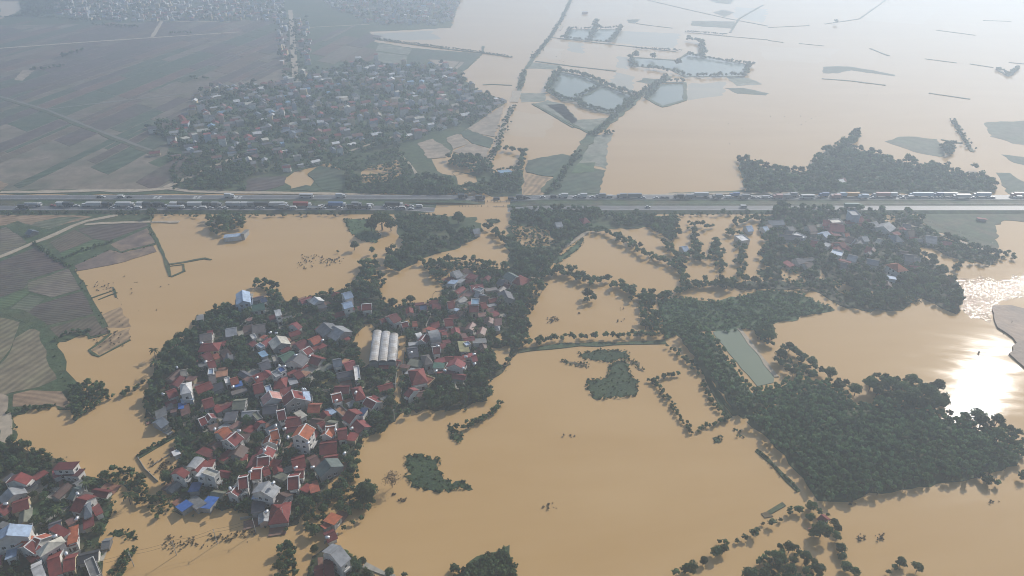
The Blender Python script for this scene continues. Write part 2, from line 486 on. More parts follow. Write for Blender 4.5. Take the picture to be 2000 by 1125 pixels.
sheet('land', P([(985, 1068), (1000, 1098), (1012, 1130), (1020, 1180), (840, 1180), (880, 1122), (920, 1100), (950, 1082)]), M['grass'], 0.15, 1.2, 3)
track('path', [(712, 1103), (745, 1118), (770, 1128)], 2, M['concrete'], 0.4)
# ---- green drift mats, meadows, scrub
MATS = []
def mat_of_weed(px, m='hyacinth', z=0.16, amp=0.9, name='water_hyacinth'):
    o = sheet(name, P(px), M[m], z, amp, 1.6, skirt=0.3, kind='stuff')
    MATS.append((P(px), name))
    return o
mat_of_weed([(792, 890), (814, 889), (838, 894), (860, 899), (860, 907), (856, 917), (865, 929), (882, 944), (905, 941), (922, 951), (885, 958), (851, 960), (831, 954), (807, 948), (794, 931), (801, 919), (794, 911)])
mat_of_weed([(1130, 690), (1170, 684), (1225, 685), (1228, 698), (1195, 707), (1160, 704), (1142, 700)])
mat_of_weed([(1195, 708), (1222, 705), (1230, 730), (1243, 745), (1246, 772), (1200, 778), (1165, 778), (1146, 760), (1148, 742), (1185, 738)])
mat_of_weed([(875, 829), (884, 834), (902, 850), (895, 863), (885, 857)])
mat_of_weed([(215, 1043), (240, 1037), (262, 1040), (270, 1050), (252, 1055), (245, 1045), (222, 1049)])
mat_of_weed([(1098, 705), (1118, 706), (1148, 711), (1146, 717), (1120, 716)], 'dead_weed')
mat_of_weed([(1225, 700), (1240, 706), (1256, 722), (1250, 722), (1235, 710)], 'dead_weed')
mat_of_weed([(672, 428), (716, 429), (743, 461), (733, 475), (703, 468), (686, 455)], 'meadow', 0.2, 0.8)
mat_of_weed([(1098, 499), (1112, 487), (1139, 465), (1135, 480), (1118, 495), (1088, 516), (1074, 509)], 'meadow', 0.2, 0.8)
mat_of_weed([(195, 964), (215, 955), (214, 975), (206, 990), (198, 985)], 'meadow', 0.2, 0.5)
mat_of_weed([(196, 1042), (203, 1005), (214, 985), (222, 982), (218, 1000), (206, 1030), (200, 1045)], 'meadow', 0.32, 0.4)
mat_of_weed([(1395, 858), (1403, 853), (1412, 857), (1408, 863), (1396, 865)]); mat_of_weed([(1433, 838), (1440, 838), (1452, 852), (1446, 854)])
mat_of_weed([(950, 431), (960, 428), (975, 430), (974, 435), (958, 437)], 'hyacinth')
mat_of_weed([(1480, 530), (1498, 526), (1510, 535), (1502, 543), (1485, 541)], 'meadow')
sheet('land', P([(770, 418), (875, 422), (925, 425), (945, 445), (938, 462), (899, 484), (865, 490), (838, 500), (815, 515), (780, 530), (752, 520), (770, 495), (790, 478), (778, 460)]), M['grass'], 0.2, 1.2, 4)
sheet('land', P([(1000, 411), (1172, 411), (1320, 425), (1312, 470), (1270, 445), (1200, 448), (1145, 452), (1100, 490), (1062, 540), (1020, 545), (1000, 530), (995, 500), (985, 480)]), M['grass'], 0.18, 1.2, 4, holes=[P([(1000, 441), (1040, 441), (1075, 452), (1084, 470), (1074, 481), (1040, 487), (1012, 480)])])
sheet('land', P([(1284, 587), (1330, 580), (1395, 590), (1500, 568), (1560, 573), (1630, 605), (1510, 632), (1470, 642), (1420, 650), (1395, 645), (1330, 652), (1300, 665), (1290, 640)]), M['meadow'], 0.2, 1.0, 4)
sheet('pond', P([(1392, 648), (1440, 643), (1512, 735), (1510, 747), (1480, 755), (1440, 710), (1395, 655)]), M['pond'], 0.26, 0.3, 5, skirt=0.3)
bund([(1443, 642), (1480, 690), (1516, 737)], 2.6, 0.45, 'dirt')
PLANT_A = [(1322, 655), (1345, 644), (1383, 654), (1427, 717), (1468, 768), (1516, 759), (1560, 740), (1598, 744), (1449, 818), (1400, 760)]
PLANT_B = [(1455, 822), (1603, 749), (1640, 770), (1668, 800), (1690, 798), (1700, 792), (1800, 800), (1880, 830), (1960, 870), (1995, 892), (1985, 910), (1900, 935), (1760, 955), (1700, 965), (1632, 981), (1602, 977), (1556, 921), (1500, 862)]
for q in (PLANT_A, PLANT_B):
    sheet('plantation_ground', P(q), M['grass'], 0.2, 0.8, 4)
sheet('mud_bank', P([(1940, 600), (1975, 597), (2005, 605), (2100, 620), (2100, 760), (2000, 722), (1985, 708), (1974, 694), (1985, 672), (1952, 642), (1940, 622)]), M['mud'], 0.9, 0.7, 4, skirt=1.5)
sheet('rapid_water', P([(1868, 548), (1905, 540), (1950, 548), (2010, 535), (2010, 580), (1960, 588), (1938, 605), (1932, 628), (1900, 622), (1880, 610), (1872, 580)]), M['rapid'], 0.02, 1.6, 2.5, skirt=0)
# right-hand village and meadow
RV = [(1490, 425), (1560, 412), (1720, 416), (1790, 421), (1812, 450), (1835, 462), (1900, 485), (1950, 500), (1930, 520), (1900, 508), (1850, 500), (1822, 485), (1790, 480), (1800, 500), (1830, 520), (1862, 545), (1880, 575), (1872, 612),
      (1840, 600), (1800, 582), (1760, 604), (1700, 608), (1640, 598), (1600, 572), (1560, 566), (1500, 566), (1440, 566), (1425, 552), (1488, 550), (1508, 545), (1512, 520), (1490, 500), (1505, 470), (1480, 450)]
sheet('village_ground', P(RV), M['soil'], 0.25, 1.0, 4, holes=[P([(1518, 543), (1529, 521), (1572, 532), (1574, 552), (1540, 552)]), P([(1628, 546), (1667, 562), (1662, 576), (1634, 570)]), P([(1722, 424), (1740, 419), (1752, 425), (1745, 440), (1728, 432)]),
                                                     P([(1520, 468), (1552, 476), (1550, 486), (1525, 480)]), P([(1762, 577), (1775, 574), (1797, 589), (1790, 597)]), P([(1692, 566), (1710, 570), (1704, 580)]), P([(1601, 526), (1611, 521), (1607, 544), (1599, 544)]), P([(1808, 561), (1829, 567), (1825, 577)])])
sheet('meadow', P([(1785, 413), (2100, 413), (2100, 440), (1960, 430), (1946, 440), (1949, 495), (1932, 490), (1875, 466), (1815, 448), (1800, 430)]), M['verge'], 0.2, 0.8, 4)
track('path', [(1757, 434), (1785, 443), (1814, 451), (1860, 467), (1905, 483), (1935, 494)], 3, M['dirt'], 0.42)
track('path', [(1150, 452), (1122, 470), (1090, 492), (1065, 515), (1040, 545)], 3, M['dirt'], 0.35)
# ---- everything beyond the highway
LAND_N = [(-700, 378), (870, 380), (890, 365), (960, 384), (1000, 384), (1180, 384), (1170, 370), (1182, 334), (1128, 318), (1120, 304), (1068, 378), (1022, 382), (1022, 330), (965, 340), (958, 320), (915, 338), (880, 345), (850, 335),
          (845, 310), (885, 300), (900, 258), (930, 240), (965, 215), (990, 198), (946, 182), (922, 169), (899, 145), (905, 140), (942, 105), (805, 94), (730, 82), (722, 62), (848, 56), (880, 54), (900, -5), (930, -70), (0, -75), (-700, -60)]
HOLES_N = [P([(700, 335), (722, 325), (778, 312), (784, 340), (768, 358), (704, 358)]), P([(882, 338), (897, 333), (935, 345), (930, 355), (898, 364)]), P([(0, 2), (35, 2), (42, 20), (0, 38)]), P([(548, 352), (575, 335), (600, 330), (640, 318), (660, 330), (655, 342), (612, 345), (605, 365), (572, 372)])]
sheet('land', P(LAND_N), M['grass'], 0.25, 1.5, 9, holes=HOLES_N)
# parcels of the large field system, laid out along its two directions
d1 = np.array(at(294, 294)) - np.array(at(0, 189)); d1 /= np.linalg.norm(d1)
d2 = np.array(at(284, 236)) - np.array(at(0, 372)); d2 /= np.linalg.norm(d2)
ORG = np.array(at(0, 189))
FARM = P([(-260, 372), (-260, 60), (0, 50), (280, 45), (560, 44), (560, 170), (420, 172), (375, 190), (372, 225), (290, 248), (330, 285), (330, 300), (290, 318), (380, 345), (330, 368), (260, 372)])
FARM2 = P([(610, 58), (725, 64), (735, 125), (640, 138), (612, 160)])
FM['balk'] = fmat('pale field balks', (0.20, 0.165, 0.125), 0, 3, 0, (0.12, 0.115, 0.08))
sheet('field', FARM, FM['balk'], 0.285, 1.0, 12, skirt=0.3)
kinds = ['dusk'] * 6 + ['duskgreen'] * 3 + ['dark'] * 4 + ['rust', 'rust', 'greyish', 'greyish', 'brown', 'brown']
FY = at(0, 374)[1]
a = -700.0
while a < 1100:
    wa = random.choice((11, 14, 18, 22, 28, 40)) * random.uniform(0.8, 1.2)
    b = -900.0
    while b < 1100:
        wb = random.uniform(50, 170)
        c = ORG + d1 * (a + wa / 2) + d2 * (b + wb / 2)
        if 480 < c[1] < 1560 and (inside(c, FARM) or inside(c, FARM2)):
            q = [ORG + d1 * x + d2 * y for x, y in ((a + .8, b + .6), (a + wa - .8, b + .6), (a + wa - .8, b + wb - .6), (a + .8, b + wb - .6))]
            if all(p[1] > FY for p in q):
                k = random.choice(kinds)
                if to_px(*c)[1] > 190 and to_px(*c)[0] < 330 and random.random() < 0.4: k = 'duskgreen'
                sheet('field', [tuple(p) for p in q], FM[k], zf(), 0.4, 12, skirt=0.4)
        b += wb
    a += wa
for px, m in (
    ([(45, 137), (68, 137), (45, 158), (27, 157)], 'pale'), ([(0, 352), (16, 360), (0, 374)], 'tan'), ([(530, 345), (560, 345), (555, 362), (520, 372), (480, 374), (485, 350)], 'dusk'),
    ([(916, 250), (985, 205), (966, 268), (906, 257)], 'pale'), ([(899, 260), (912, 253), (966, 273), (956, 290), (919, 280)], 'duskgreen'), ([(884, 297), (919, 281), (955, 290), (948, 313)], 'pale'),
    ([(815, 280), (845, 272), (880, 295), (870, 308), (835, 310)], 'pale'), ([(870, 270), (895, 262), (918, 280), (886, 292)], 'pale'), ([(740, 85), (806, 96), (796, 108), (735, 100)], 'reed'), ([(735, 102), (796, 110), (793, 128), (738, 122)], 'reed'),
    ([(794, 130), (805, 95), (942, 105), (920, 128), (905, 140), (890, 132), (835, 115), (820, 130)], 'duskgreen'), ([(835, 116), (908, 122), (890, 138), (862, 132)], 'pale'),
    ([(600, 340), (625, 325), (660, 330), (675, 350), (670, 372), (630, 372)], 'duskgreen'), ([(560, 372), (598, 362), (628, 366), (622, 374)], 'duskgreen'), ([(760, 270), (785, 264), (800, 275), (770, 285)], 'duskgreen'),
    ([(1030, 314), (1098, 301), (1122, 307), (1088, 348), (1027, 337)], 'duskgreen'), ([(1027, 340), (1085, 350), (1060, 382), (1022, 382)], 'wetrows'), ([(1108, 341), (1180, 334), (1170, 378), (1071, 384)], 'duskgreen'),
    ([(1112, 320), (1163, 318), (1160, 336), (1108, 339)], 'green'),
):
    field(px, m, 0.6)
for px, m in (([(1040, 203), (1068, 196), (1100, 203), (1128, 235), (1192, 230), (1176, 257), (1149, 260)], 'reed'), ([(1068, 205), (1100, 203), (1128, 235), (1118, 242)], 'duskgreen'), ([(1159, 264), (1199, 260), (1185, 290), (1186, 330), (1128, 318), (1122, 307)], 'reed'),
              ([(1245, 160), (1257, 152), (1287, 155), (1277, 166)], 'duskgreen'), ([(1352, 41), (1436, 42), (1434, 56), (1350, 50)], 'greygreen'), ([(1392, 24), (1412, 19), (1434, 24), (1415, 33)], 'greygreen'), ([(1385, 0), (1440, -6), (1425, 8), (1400, 6)], 'greygreen'),
              ([(1225, 38), (1250, 38), (1240, 46), (1228, 45)], 'duskgreen'), ([(1415, 172), (1450, 172), (1500, 182), (1495, 186), (1440, 183)], 'duskgreen'), ([(1040, 122), (1095, 128), (1085, 136), (1030, 134)], 'reed'), ([(1015, 182), (1070, 182), (1064, 198), (1020, 200)], 'reed'),
              ([(1608, 130), (1662, 130), (1703, 137), (1748, 146), (1747, 149), (1716, 145), (1662, 137), (1635, 143), (1608, 143)], 'duskgreen'), ([(1730, 277), (1757, 267), (1790, 267), (1831, 272), (1858, 297), (1838, 306), (1800, 301), (1757, 287)], 'greygreen'),
              ([(1922, 240), (2000, 236), (2100, 240), (2100, 300), (1980, 280), (1936, 267)], 'greygreen'), ([(1956, 302), (2000, 307), (2100, 312), (2100, 345), (1980, 318)], 'duskgreen'), ([(1946, 338), (1970, 338), (2000, 355), (2100, 378), (1966, 378)], 'duskgreen'),
              ([(1415, 148), (1460, 152), (1490, 165), (1440, 168)], 'reed')):
    sheet('islet', P(px), FM[m], 0.12, 1.0, 6, skirt=0.5)
POND1 = [(1070, 178), (1092, 140), (1145, 150), (1187, 170), (1238, 187), (1202, 224), (1137, 209), (1130, 199), (1097, 195)]
POND2 = [(1266, 193), (1291, 164), (1336, 164), (1336, 194), (1294, 207)]
POND3 = [(1232, 129), (1233, 112), (1322, 118), (1345, 104), (1462, 127), (1452, 149), (1340, 150), (1306, 134)]
POND4 = [(1103, 76), (1114, 58), (1212, 58), (1196, 82)]
for q in (POND1, POND2, POND3, POND4):
    sheet('fish_pond', P(q), M['pale_pond'], 0.05, 0.8, 8, skirt=0)
for px, w in (([(0, 95), (150, 84), (314, 73), (466, 63)], 6), ([(297, 73), (316, 42)], 6), ([(287, 40), (370, 43), (450, 42)], 5), ([(0, 189), (95, 216), (186, 253), (294, 294)], 3.4), ([(95, 214), (200, 202), (355, 184)], 3.5),
              ([(322, 367), (372, 346), (422, 324), (480, 300)], 6), ([(567, 20), (571, 70), (574, 110), (577, 165)], 8), ([(604, 54), (722, 48)], 4), ([(778, 298), (800, 320), (815, 345)], 2.6), ([(650, 308), (700, 290), (785, 262)], 3),
              ([(0, 376.5), (120, 375), (195, 373), (262, 374), (330, 369), (375, 375), (480, 377), (640, 379), (780, 384), (880, 385)], 5), ([(1022, 386), (1120, 385), (1250, 383), (1330, 380), (1450, 378.5), (1560, 379)], 4), ([(1100, 50), (1094, 60)], 3), ([(1004, 200), (1010, 178)], 10),
              ([(1003, 205), (985, 245), (968, 290), (953, 320)], 5)):
    track('path', px, w, M['lane'] if w in (3.4, 3.5) else M['dirt'], 0.6 if w != 8 else 0.7, 0.4, 14)
track('verge_strip', [(-20, 184), (95, 219), (186, 256), (300, 300)], 8, M['verge'], 0.58, 0.6, 14)
for px, w in (
    ([(1115, 0), (1095, 41), (1074, 74), (1041, 115), (1027, 135)], 6), ([(1025, 138), (1019, 158), (1014, 178)], 7), ([(1304, 149), (1250, 186), (1196, 233), (1155, 264), (1128, 304), (1066, 378)], 11),
    ([(1040, 203), (1100, 235), (1155, 262)], 4), ([(1264, 193), (1290, 162), (1338, 162), (1338, 196), (1294, 209), (1264, 193)], 5), ([(1128, 190), (1150, 184), (1170, 168)], 5),
    ([(1074, 73), (1150, 82), (1240, 92), (1320, 101)], 3.5), ([(1047, 120), (1120, 130), (1203, 139)], 4), ([(1264, 0), (1340, 18), (1420, 36), (1500, 51)], 3), ([(1490, 10), (1443, 37), (1426, 64)], 3.5), ([(1351, 64), (1420, 71), (1500, 78)], 2.5),
    ([(1243, 46), (1270, 50), (1314, 55)], 3), ([(730, 76), (800, 86), (890, 98), (945, 104), (1000, 112)], 5), ([(942, 104), (944, 90)], 4), ([(1605, 154), (1660, 158), (1730, 167)], 3.5), ([(1806, 115), (1868, 123)], 2.5), ([(1894, 125), (1940, 132)], 3),
    ([(1946, 135), (1970, 149), (1990, 132)], 4), ([(1814, 182), (1895, 194)], 2.5), ([(1829, 59), (1905, 69)], 2.5), ([(1500, 54), (1580, 50)], 2), ([(1611, 47), (1679, 37), (1730, 0)], 3), ([(1500, 79), (1530, 83)], 3), ([(1861, 236), (1878, 262), (1899, 297)], 3.5),
    ([(1838, 273), (1876, 280)], 3), ([(900, 120), (860, 160)], 2), ([(943, 166), (960, 165), (1000, 167)], 3), ([(1120, 250), (1060, 215)], 2), ([(1308, 379), (1380, 377), (1455, 374)], 3), ([(1560, 85), (1610, 90)], 1.5), ([(1700, 95), (1735, 109)], 3), ([(1970, 122), (2000, 125)], 2.5), ([(1920, 40), (1975, 42)], 2)):
    bund(px, w, 0.5, 'grass')
for q, g in ((POND1, 5), (POND3, 5), (POND4, 4)):
    bund(q + [q[0]], g, 0.4)
FOREST = [(1440, 312), (1460, 315), (1500, 330), (1557, 338), (1581, 334), (1591, 314), (1615, 294), (1642, 284), (1665, 267), (1682, 265), (1679, 270), (1662, 287), (1672, 294), (1703, 301), (1733, 311), (1747, 321), (1770, 317), (1790, 324), (1851, 324), (1858, 341), (1936, 351), (1944, 361), (1944, 376), (1455, 380), (1454, 350)]
sheet('forest_floor', P(FOREST), M['grass'], 0.2, 1.5, 7)

for px, m in (([(1112, 82), (1140, 84), (1140, 104), (1108, 100)], 'shoal'), ([(1206, 110), (1228, 112), (1226, 136), (1204, 133)], 'shoal'), ([(1060, 8), (1240, 4), (1225, 34), (1080, 36)], 'silt'), ([(1340, 164), (1420, 160), (1412, 186), (1340, 196)], 'shoal'),
              ([(1205, 60), (1330, 66), (1320, 96), (1200, 84)], 'shoal'), ([(1480, 90), (1640, 96), (1600, 124), (1490, 116)], 'silt'), ([(1700, 10), (1840, 14), (1800, 48), (1690, 40)], 'silt'), ([(1240, 150), (1200, 140), (1190, 165), (1240, 182)], 'shoal'), ([(1050, 90), (1100, 96), (1090, 116), (1044, 112)], 'silt'),
              ([(1440, 14), (1500, 18), (1490, 44), (1432, 34)], 'shoal'), ([(730, 66), (840, 60), (860, 76), (740, 80)], 'shoal'), ([(985, 215), (1090, 225), (1060, 270), (980, 262)], 'silt')):
    sheet('shallows', P(px), M[m], 0.012, 2.5, 8, skirt=0)
# ---- expressway: embankment, two carriageways, verges, dipping under the flood in the middle
XS = np.arange(-1400, 1401, 5.0)
X0, X1 = at(845, 405)[0], at(1012, 405)[0]
def deck(x, far):
    a, b = (X0 + (38 if far else 0), X1 - (4 if far else 6))
    if far: b = at(1003, 386)[0]
    e = max(a - x, x - b)
    t = min(1.0, max(0.0, (e + 10) / (38.0)))
    t = t * t * (3 - 2 * t)
    return -0.22 + (1.7 + 0.22) * t
Z0 = 1.5
yrow = lambda r: at(1000, r, Z0)[1]
def strip(name, r0, r1, m, far, dz=0.0, drop0=0.0, drop1=0.0, kind='structure', parent=None):
    y0, y1 = yrow(r1), yrow(r0)
    v, f = [], []
    for x in XS:
        z = deck(x, far) + dz
        v += [(x, y0, max(z - drop0, -1.5)), (x, y1, max(z - drop1, -1.5))]
    for i in range(len(XS) - 1):
        f.append((2 * i, 2 * i + 2, 2 * i + 3, 2 * i + 1))
    o = ob(name, mesh(name, v, f, m), parent)
    o['kind'] = kind
    return o
strip('expressway_carriageway', 381.2, 389.6, M['asphalt'], True)
strip('expressway_carriageway', 402.2, 411.0, M['asphalt'], False)
strip('median', 389.6, 396, M['verge'], True, 0.02)
strip('median', 396, 402.2, M['verge'], False, 0.02)
strip('embankment', 377.8, 381.2, M['verge'], True, 0.0, 0.0, 2.4)
strip('embankment', 411.0, 417.0, M['verge'], False, 0.0, 2.4, 0.0)
for r, far in ((381.9, 1), (388.8, 1), (402.9, 0), (410.2, 0)):
    y = yrow(r)
    v, f = [], []
    for x in XS:
        z = deck(x, far) + 0.012
        v += [(x, y - 0.13, z), (x, y + 0.13, z)]
    for i in range(len(XS) - 1):
        f.append((2 * i, 2 * i + 2, 2 * i + 3, 2 * i + 1))
    ob('edge_line', mesh('edge_line', v, f, M['paint']))['kind'] = 'structure'
b = MB()
for r, far in ((385.3, 1), (406.5, 0)):
    for x in np.arange(-700, 700, 15.0):
        b.box((x, yrow(r), deck(x, far) + 0.012), (6, 0.16, 0.006))
b.build('lane_marking', M['paint'])['kind'] = 'structure'
# painted zigzag chevrons on the far carriageway
for px in (307, 385, 465):
    b = MB()
    cx, _ = at(px, 386, Z0)
    for s in (-1, 1):
        for (dx, dy, ang, ln) in ((0, 1.7, 0, 2.4), (0, 0, 0.9, 3.4), (0, -1.7, 0, 2.4)):
            b.box((cx + s * 1.75 + dx, yrow(386) + dy, deck(cx, 1) + 0.016), (ln, 0.7, 0.006), ang)
    b.build('chevron_marking', M['paint'])['kind'] = 'structure'
# ---------------------------------------------------------------- labels: what a thing looks like and how it lies to something one can find
PENDING = []
LMARK = [(750, 675, 'the white triple-vaulted shed'), (645, 748, 'the small olive pond'), (697, 730, 'the white flat-roofed building'), (592, 858, 'the tall white orange-roofed house'), (310, 905, 'the flooded walled yard'),
         (385, 985, 'the blue lean-to roofs'), (363, 765, 'the white and blue villa'), (474, 582, 'the light blue house in the flood'), (645, 648, 'the pair of big grey roofs'), (678, 586, 'the pale blue twin towers'),
         (816, 735, 'the widest red hipped roof'), (1015, 548, 'the red roof by the tree belt'), (644, 914, 'the grey-green shed by the water'), (518, 960, 'the grey gabled white house'), (655, 1085, 'the pale house on the islet'),
         (22, 1045, 'the light blue corner house'), (135, 915, 'the dark red terraced house'), (455, 460, 'the white barn in the drowned grove'), (985, 335, 'the blue shed beyond the expressway'), (575, 168, 'the straight road across the farmland'),
         (422, 324, 'the pale track into the far village'), (1752, 522, 'the orange hipped roof'), (1818, 468, 'the grey roof beside the causeway'), (1560, 460, 'the white slab beside the long shed'), (1667, 416, 'the blue tower by the expressway'),
         (1450, 695, 'the green rectangular pond'), (855, 930, 'the largest water hyacinth drift'), (920, 595, 'the blue box on red roofs'), (545, 740, 'the blue and white roof terrace'), (1200, 745, 'the double hyacinth drift'),
         (1340, 790, 'the drowned pond enclosure'), (1140, 610, 'the M-shaped flooded pond'), (1210, 520, 'the long flooded pond'), (880, 200, 'the wet paddies beside the far village'), (1290, 185, 'the five-sided fish pond'), (1350, 130, 'the longest fish pond'), (1140, 180, 'the twin fish ponds')]
LMW = [(*at(a, b), t) for a, b, t in LMARK]
ORD = 'first second third fourth fifth sixth seventh eighth ninth tenth eleventh twelfth thirteenth fourteenth fifteenth sixteenth seventeenth eighteenth nineteenth twentieth'.split()
def named_later(o, desc, cat, group, xy):
    PENDING.append((o, desc, cat, group, xy))
def settle_labels():
    by = {}
    for o, desc, cat, group, (x, y) in PENDING:
        d, t = min((math.hypot(x - a, y - b), t) for a, b, t in LMW)
        by.setdefault((desc, t), []).append((d, o, cat, group))
    for (desc, t), l in by.items():
        l.sort(key=lambda q: q[0])
        for i, (d, o, cat, group) in enumerate(l):
            if len(l) == 1:
                lab = f'{desc}, the only one near {t}'
            elif i < 20:
                lab = f'{desc}, {ORD[i]} one from {t}'
            else:
                lab = f'{desc}, further out around {t}'
                group = group + ' round ' + t[4:]
            tag(o, lab, cat, group)

# ---------------------------------------------------------------- houses
RC = dict(red=(0.235, 0.052, 0.046), dred=(0.155, 0.034, 0.036), ored=(0.40, 0.115, 0.07), orange=(0.47, 0.135, 0.062), pinkred=(0.32, 0.085, 0.085), pinkbrown=(0.24, 0.125, 0.105), brown=(0.14, 0.085, 0.068),
          lblue=(0.36, 0.46, 0.60), lblue2=(0.22, 0.36, 0.50), blue=(0.05, 0.14, 0.42), blue2=(0.07, 0.14, 0.32), navy=(0.035, 0.06, 0.13), bluegrey=(0.17, 0.205, 0.25), slate=(0.13, 0.13, 0.15), slate2=(0.20, 0.205, 0.215),
          grey=(0.24, 0.24, 0.235), lgrey=(0.38, 0.39, 0.40), white=(0.72, 0.71, 0.69), cream=(0.58, 0.55, 0.46), beige=(0.38, 0.345, 0.28), green=(0.075, 0.165, 0.125), green2=(0.10, 0.19, 0.13), olivegrey=(0.235, 0.24, 0.18),
          greengrey=(0.15, 0.19, 0.175), olive=(0.33, 0.31, 0.14), charcoal=(0.065, 0.068, 0.08), gbrown=(0.225, 0.195, 0.18), oorange=(0.46, 0.235, 0.14), pink=(0.52, 0.28, 0.24), bright=(0.36, 0.075, 0.05), red2=(0.31, 0.075, 0.07))
WORD = dict(red='red', dred='dark red', ored='orange red', orange='orange', pinkred='faded red', pinkbrown='dusty pink', brown='brown', lblue='light blue', lblue2='mid blue', blue='bright blue', blue2='deep blue', navy='navy', bluegrey='blue grey',
            slate='dark slate', slate2='mid grey', grey='grey', lgrey='pale grey', white='white', cream='cream', beige='beige', green='dark green', green2='sea green', olivegrey='olive grey', greengrey='green grey', olive='olive yellow',
            charcoal='charcoal', gbrown='grey brown', oorange='bare orange', pink='pale pink', bright='vivid red', red2='brick red')
RM = {}
for k, c in RC.items():
    c = tuple(v * (0.82 if max(c) < 0.5 else 0.92) for v in c)
    tile = k in ('red', 'dred', 'ored', 'orange', 'pinkred', 'bright', 'red2', 'pink')
    RM[k] = mat(WORD[k] + (' roof tiles' if tile else ' roofing'), c, rough=0.75 if tile else 0.5, noise=0.28, scale=0.5, spec=0.3, per_obj=0.14,
                color2=tuple(0.62 * v + 0.03 for v in c), mix_scale=0.16, mix_lo=0.5, mix_hi=0.72, bump=0.05, bscale=3.0)
WC = dict(w=(0.66, 0.64, 0.60), y=(0.56, 0.46, 0.29), g=(0.33, 0.325, 0.31), b=(0.42, 0.48, 0.55), p=(0.55, 0.40, 0.33), d=(0.17, 0.16, 0.15), r=(0.25, 0.10, 0.07))
WM = {k: mat({'w': 'white plaster', 'y': 'yellow plaster', 'g': 'bare cement', 'b': 'pale blue plaster', 'p': 'brick and plaster', 'd': 'dark boards', 'r': 'red brick'}[k], c, noise=0.22, scale=0.6, color2=tuple(v * 0.7 for v in c), mix_scale=0.3, mix_lo=0.5, mix_hi=0.75, per_obj=0.08) for k, c in WC.items()}
M['trim'] = mat('white trim', (0.70, 0.69, 0.66), noise=0.12, scale=0.8)
M['glass'] = mat('dark window glass', (0.025, 0.03, 0.035), rough=0.15, noise=0, spec=0.5)
M['wood'] = mat('door wood', (0.12, 0.06, 0.035), noise=0.2)
def window_mesh():
    b = MB()
    b.box((0, 0.02, 0), (1.25, 0.05, 1.35), m=1)
    for x in (-0.66, 0.66): b.box((x, 0.03, 0), (0.1, 0.12, 1.5), m=0)
    for z in (-0.71, 0.71): b.box((0, 0.03, z), (1.22, 0.12, 0.09), m=0)
    b.box((0, 0.052, 0), (0.06, 0.03, 1.3), m=0)
    b.box((0, 0.10, -0.80), (1.55, 0.26, 0.07), m=0)
    return b.mesh('window', [M['trim'], M['glass']])
WIN = window_mesh()
DOOR = MB().box((0, 0.03, 0), (1.1, 0.08, 2.1)).box((-0.6, 0.03, 0), (0.1, 0.14, 2.2)).box((0.6, 0.03, 0), (0.1, 0.14, 2.2)).mesh('door', M['wood'])
HINFO = []
HRECT = []      # footprints, to keep the trees out of the houses
def wall_mesh(L, w, h, kind, rise, m):
    z0 = -0.6
    v, f = [], []
    if kind in 'gG':
        prof = [(-w / 2, z0), (w / 2, z0), (w / 2, h), (0, h + rise), (-w / 2, h)]
    elif kind == 's':
        prof = [(-w / 2, z0), (w / 2, z0), (w / 2, h - rise / 2), (-w / 2, h + rise / 2)]
    elif kind == 'v':
        prof = [(-w / 2, z0), (w / 2, z0)] + [(w / 2 * math.cos(a), h + rise * math.sin(a)) for a in np.linspace(0, math.pi, 7)]
    else:
        prof = [(-w / 2, z0), (w / 2, z0), (w / 2, h), (-w / 2, h)]
    k = len(prof)
    for x in (-L / 2, L / 2):
        v += [(x, y, z) for y, z in prof]
    f.append(tuple(range(k - 1, -1, -1))); f.append(tuple(range(k, 2 * k)))
    for i in range(k):
        j = (i + 1) % k
        f.append((i, j, k + j, k + i))
    return mesh('wall', v, f, m)
def roof_mesh(L, w, h, kind, rise, m):
    t, ov = 0.16, 0.55
    v, f = [], []
    def slab(q):                       # q: four top corners, counter-clockwise from above
        n = len(v)
        v.extend(q); v.extend((x, y, z - t) for x, y, z in q)
        k = len(q)
        f.append(tuple(range(n, n + k))); f.append(tuple(range(n + 2 * k - 1, n + k - 1, -1)))
        for i in range(k):
            j = (i + 1) % k
            f.append((n + i, n + k + i, n + k + j, n + j))
    a, b = L / 2 + 0.4, w / 2 + ov
    dr = rise * ov / (w / 2)
    up = 0.18
    if kind in 'gG':
        slab([(-a, -b, h - dr + up), (a, -b, h - dr + up), (a, 0, h + rise + up), (-a, 0, h + rise + up)])
        slab([(-a, 0, h + rise + up), (a, 0, h + rise + up), (a, b, h - dr + up), (-a, b, h - dr + up)])
    elif kind == 'p':
        e = max(0.15, L / 2 - w / 2 * 0.95)
        c = [(-a, -b, h - dr + up), (a, -b, h - dr + up), (a, b, h - dr + up), (-a, b, h - dr + up)]
        r0, r1 = (-e, 0, h + rise + up), (e, 0, h + rise + up)
        slab([c[0], c[1], r1, r0]); slab([c[2], c[3], r0, r1]); slab([c[1], c[2], r1]); slab([c[3], c[0], r0])
    elif kind == 's':
        d2 = rise * (b / (w / 2)) / 2
        slab([(-a, -b, h + d2 + up), (a, -b, h + d2 + up), (a, b, h - d2 + up), (-a, b, h - d2 + up)])
    elif kind == 'v':
        A = np.linspace(0, math.pi, 9)
        pts = [(b * math.cos(q), h + rise * math.sin(q) + up) for q in A]
        for (y0, z0), (y1, z1) in zip(pts, pts[1:]):
            slab([(a, y0, z0), (a, y1, z1), (-a, y1, z1), (-a, y0, z0)])
    else:
        slab([(-L / 2 - 0.25, -w / 2 - 0.25, h + up), (L / 2 + 0.25, -w / 2 - 0.25, h + up), (L / 2 + 0.25, w / 2 + 0.25, h + up), (-L / 2 - 0.25, w / 2 + 0.25, h + up)])
    return mesh('roof', v, f, m)
def ridge_mesh(L, z, m, r=0.2):
    return MB().box((0, 0, z), (L + 0.9, r * 2, r)).mesh('ridge_cap', m)
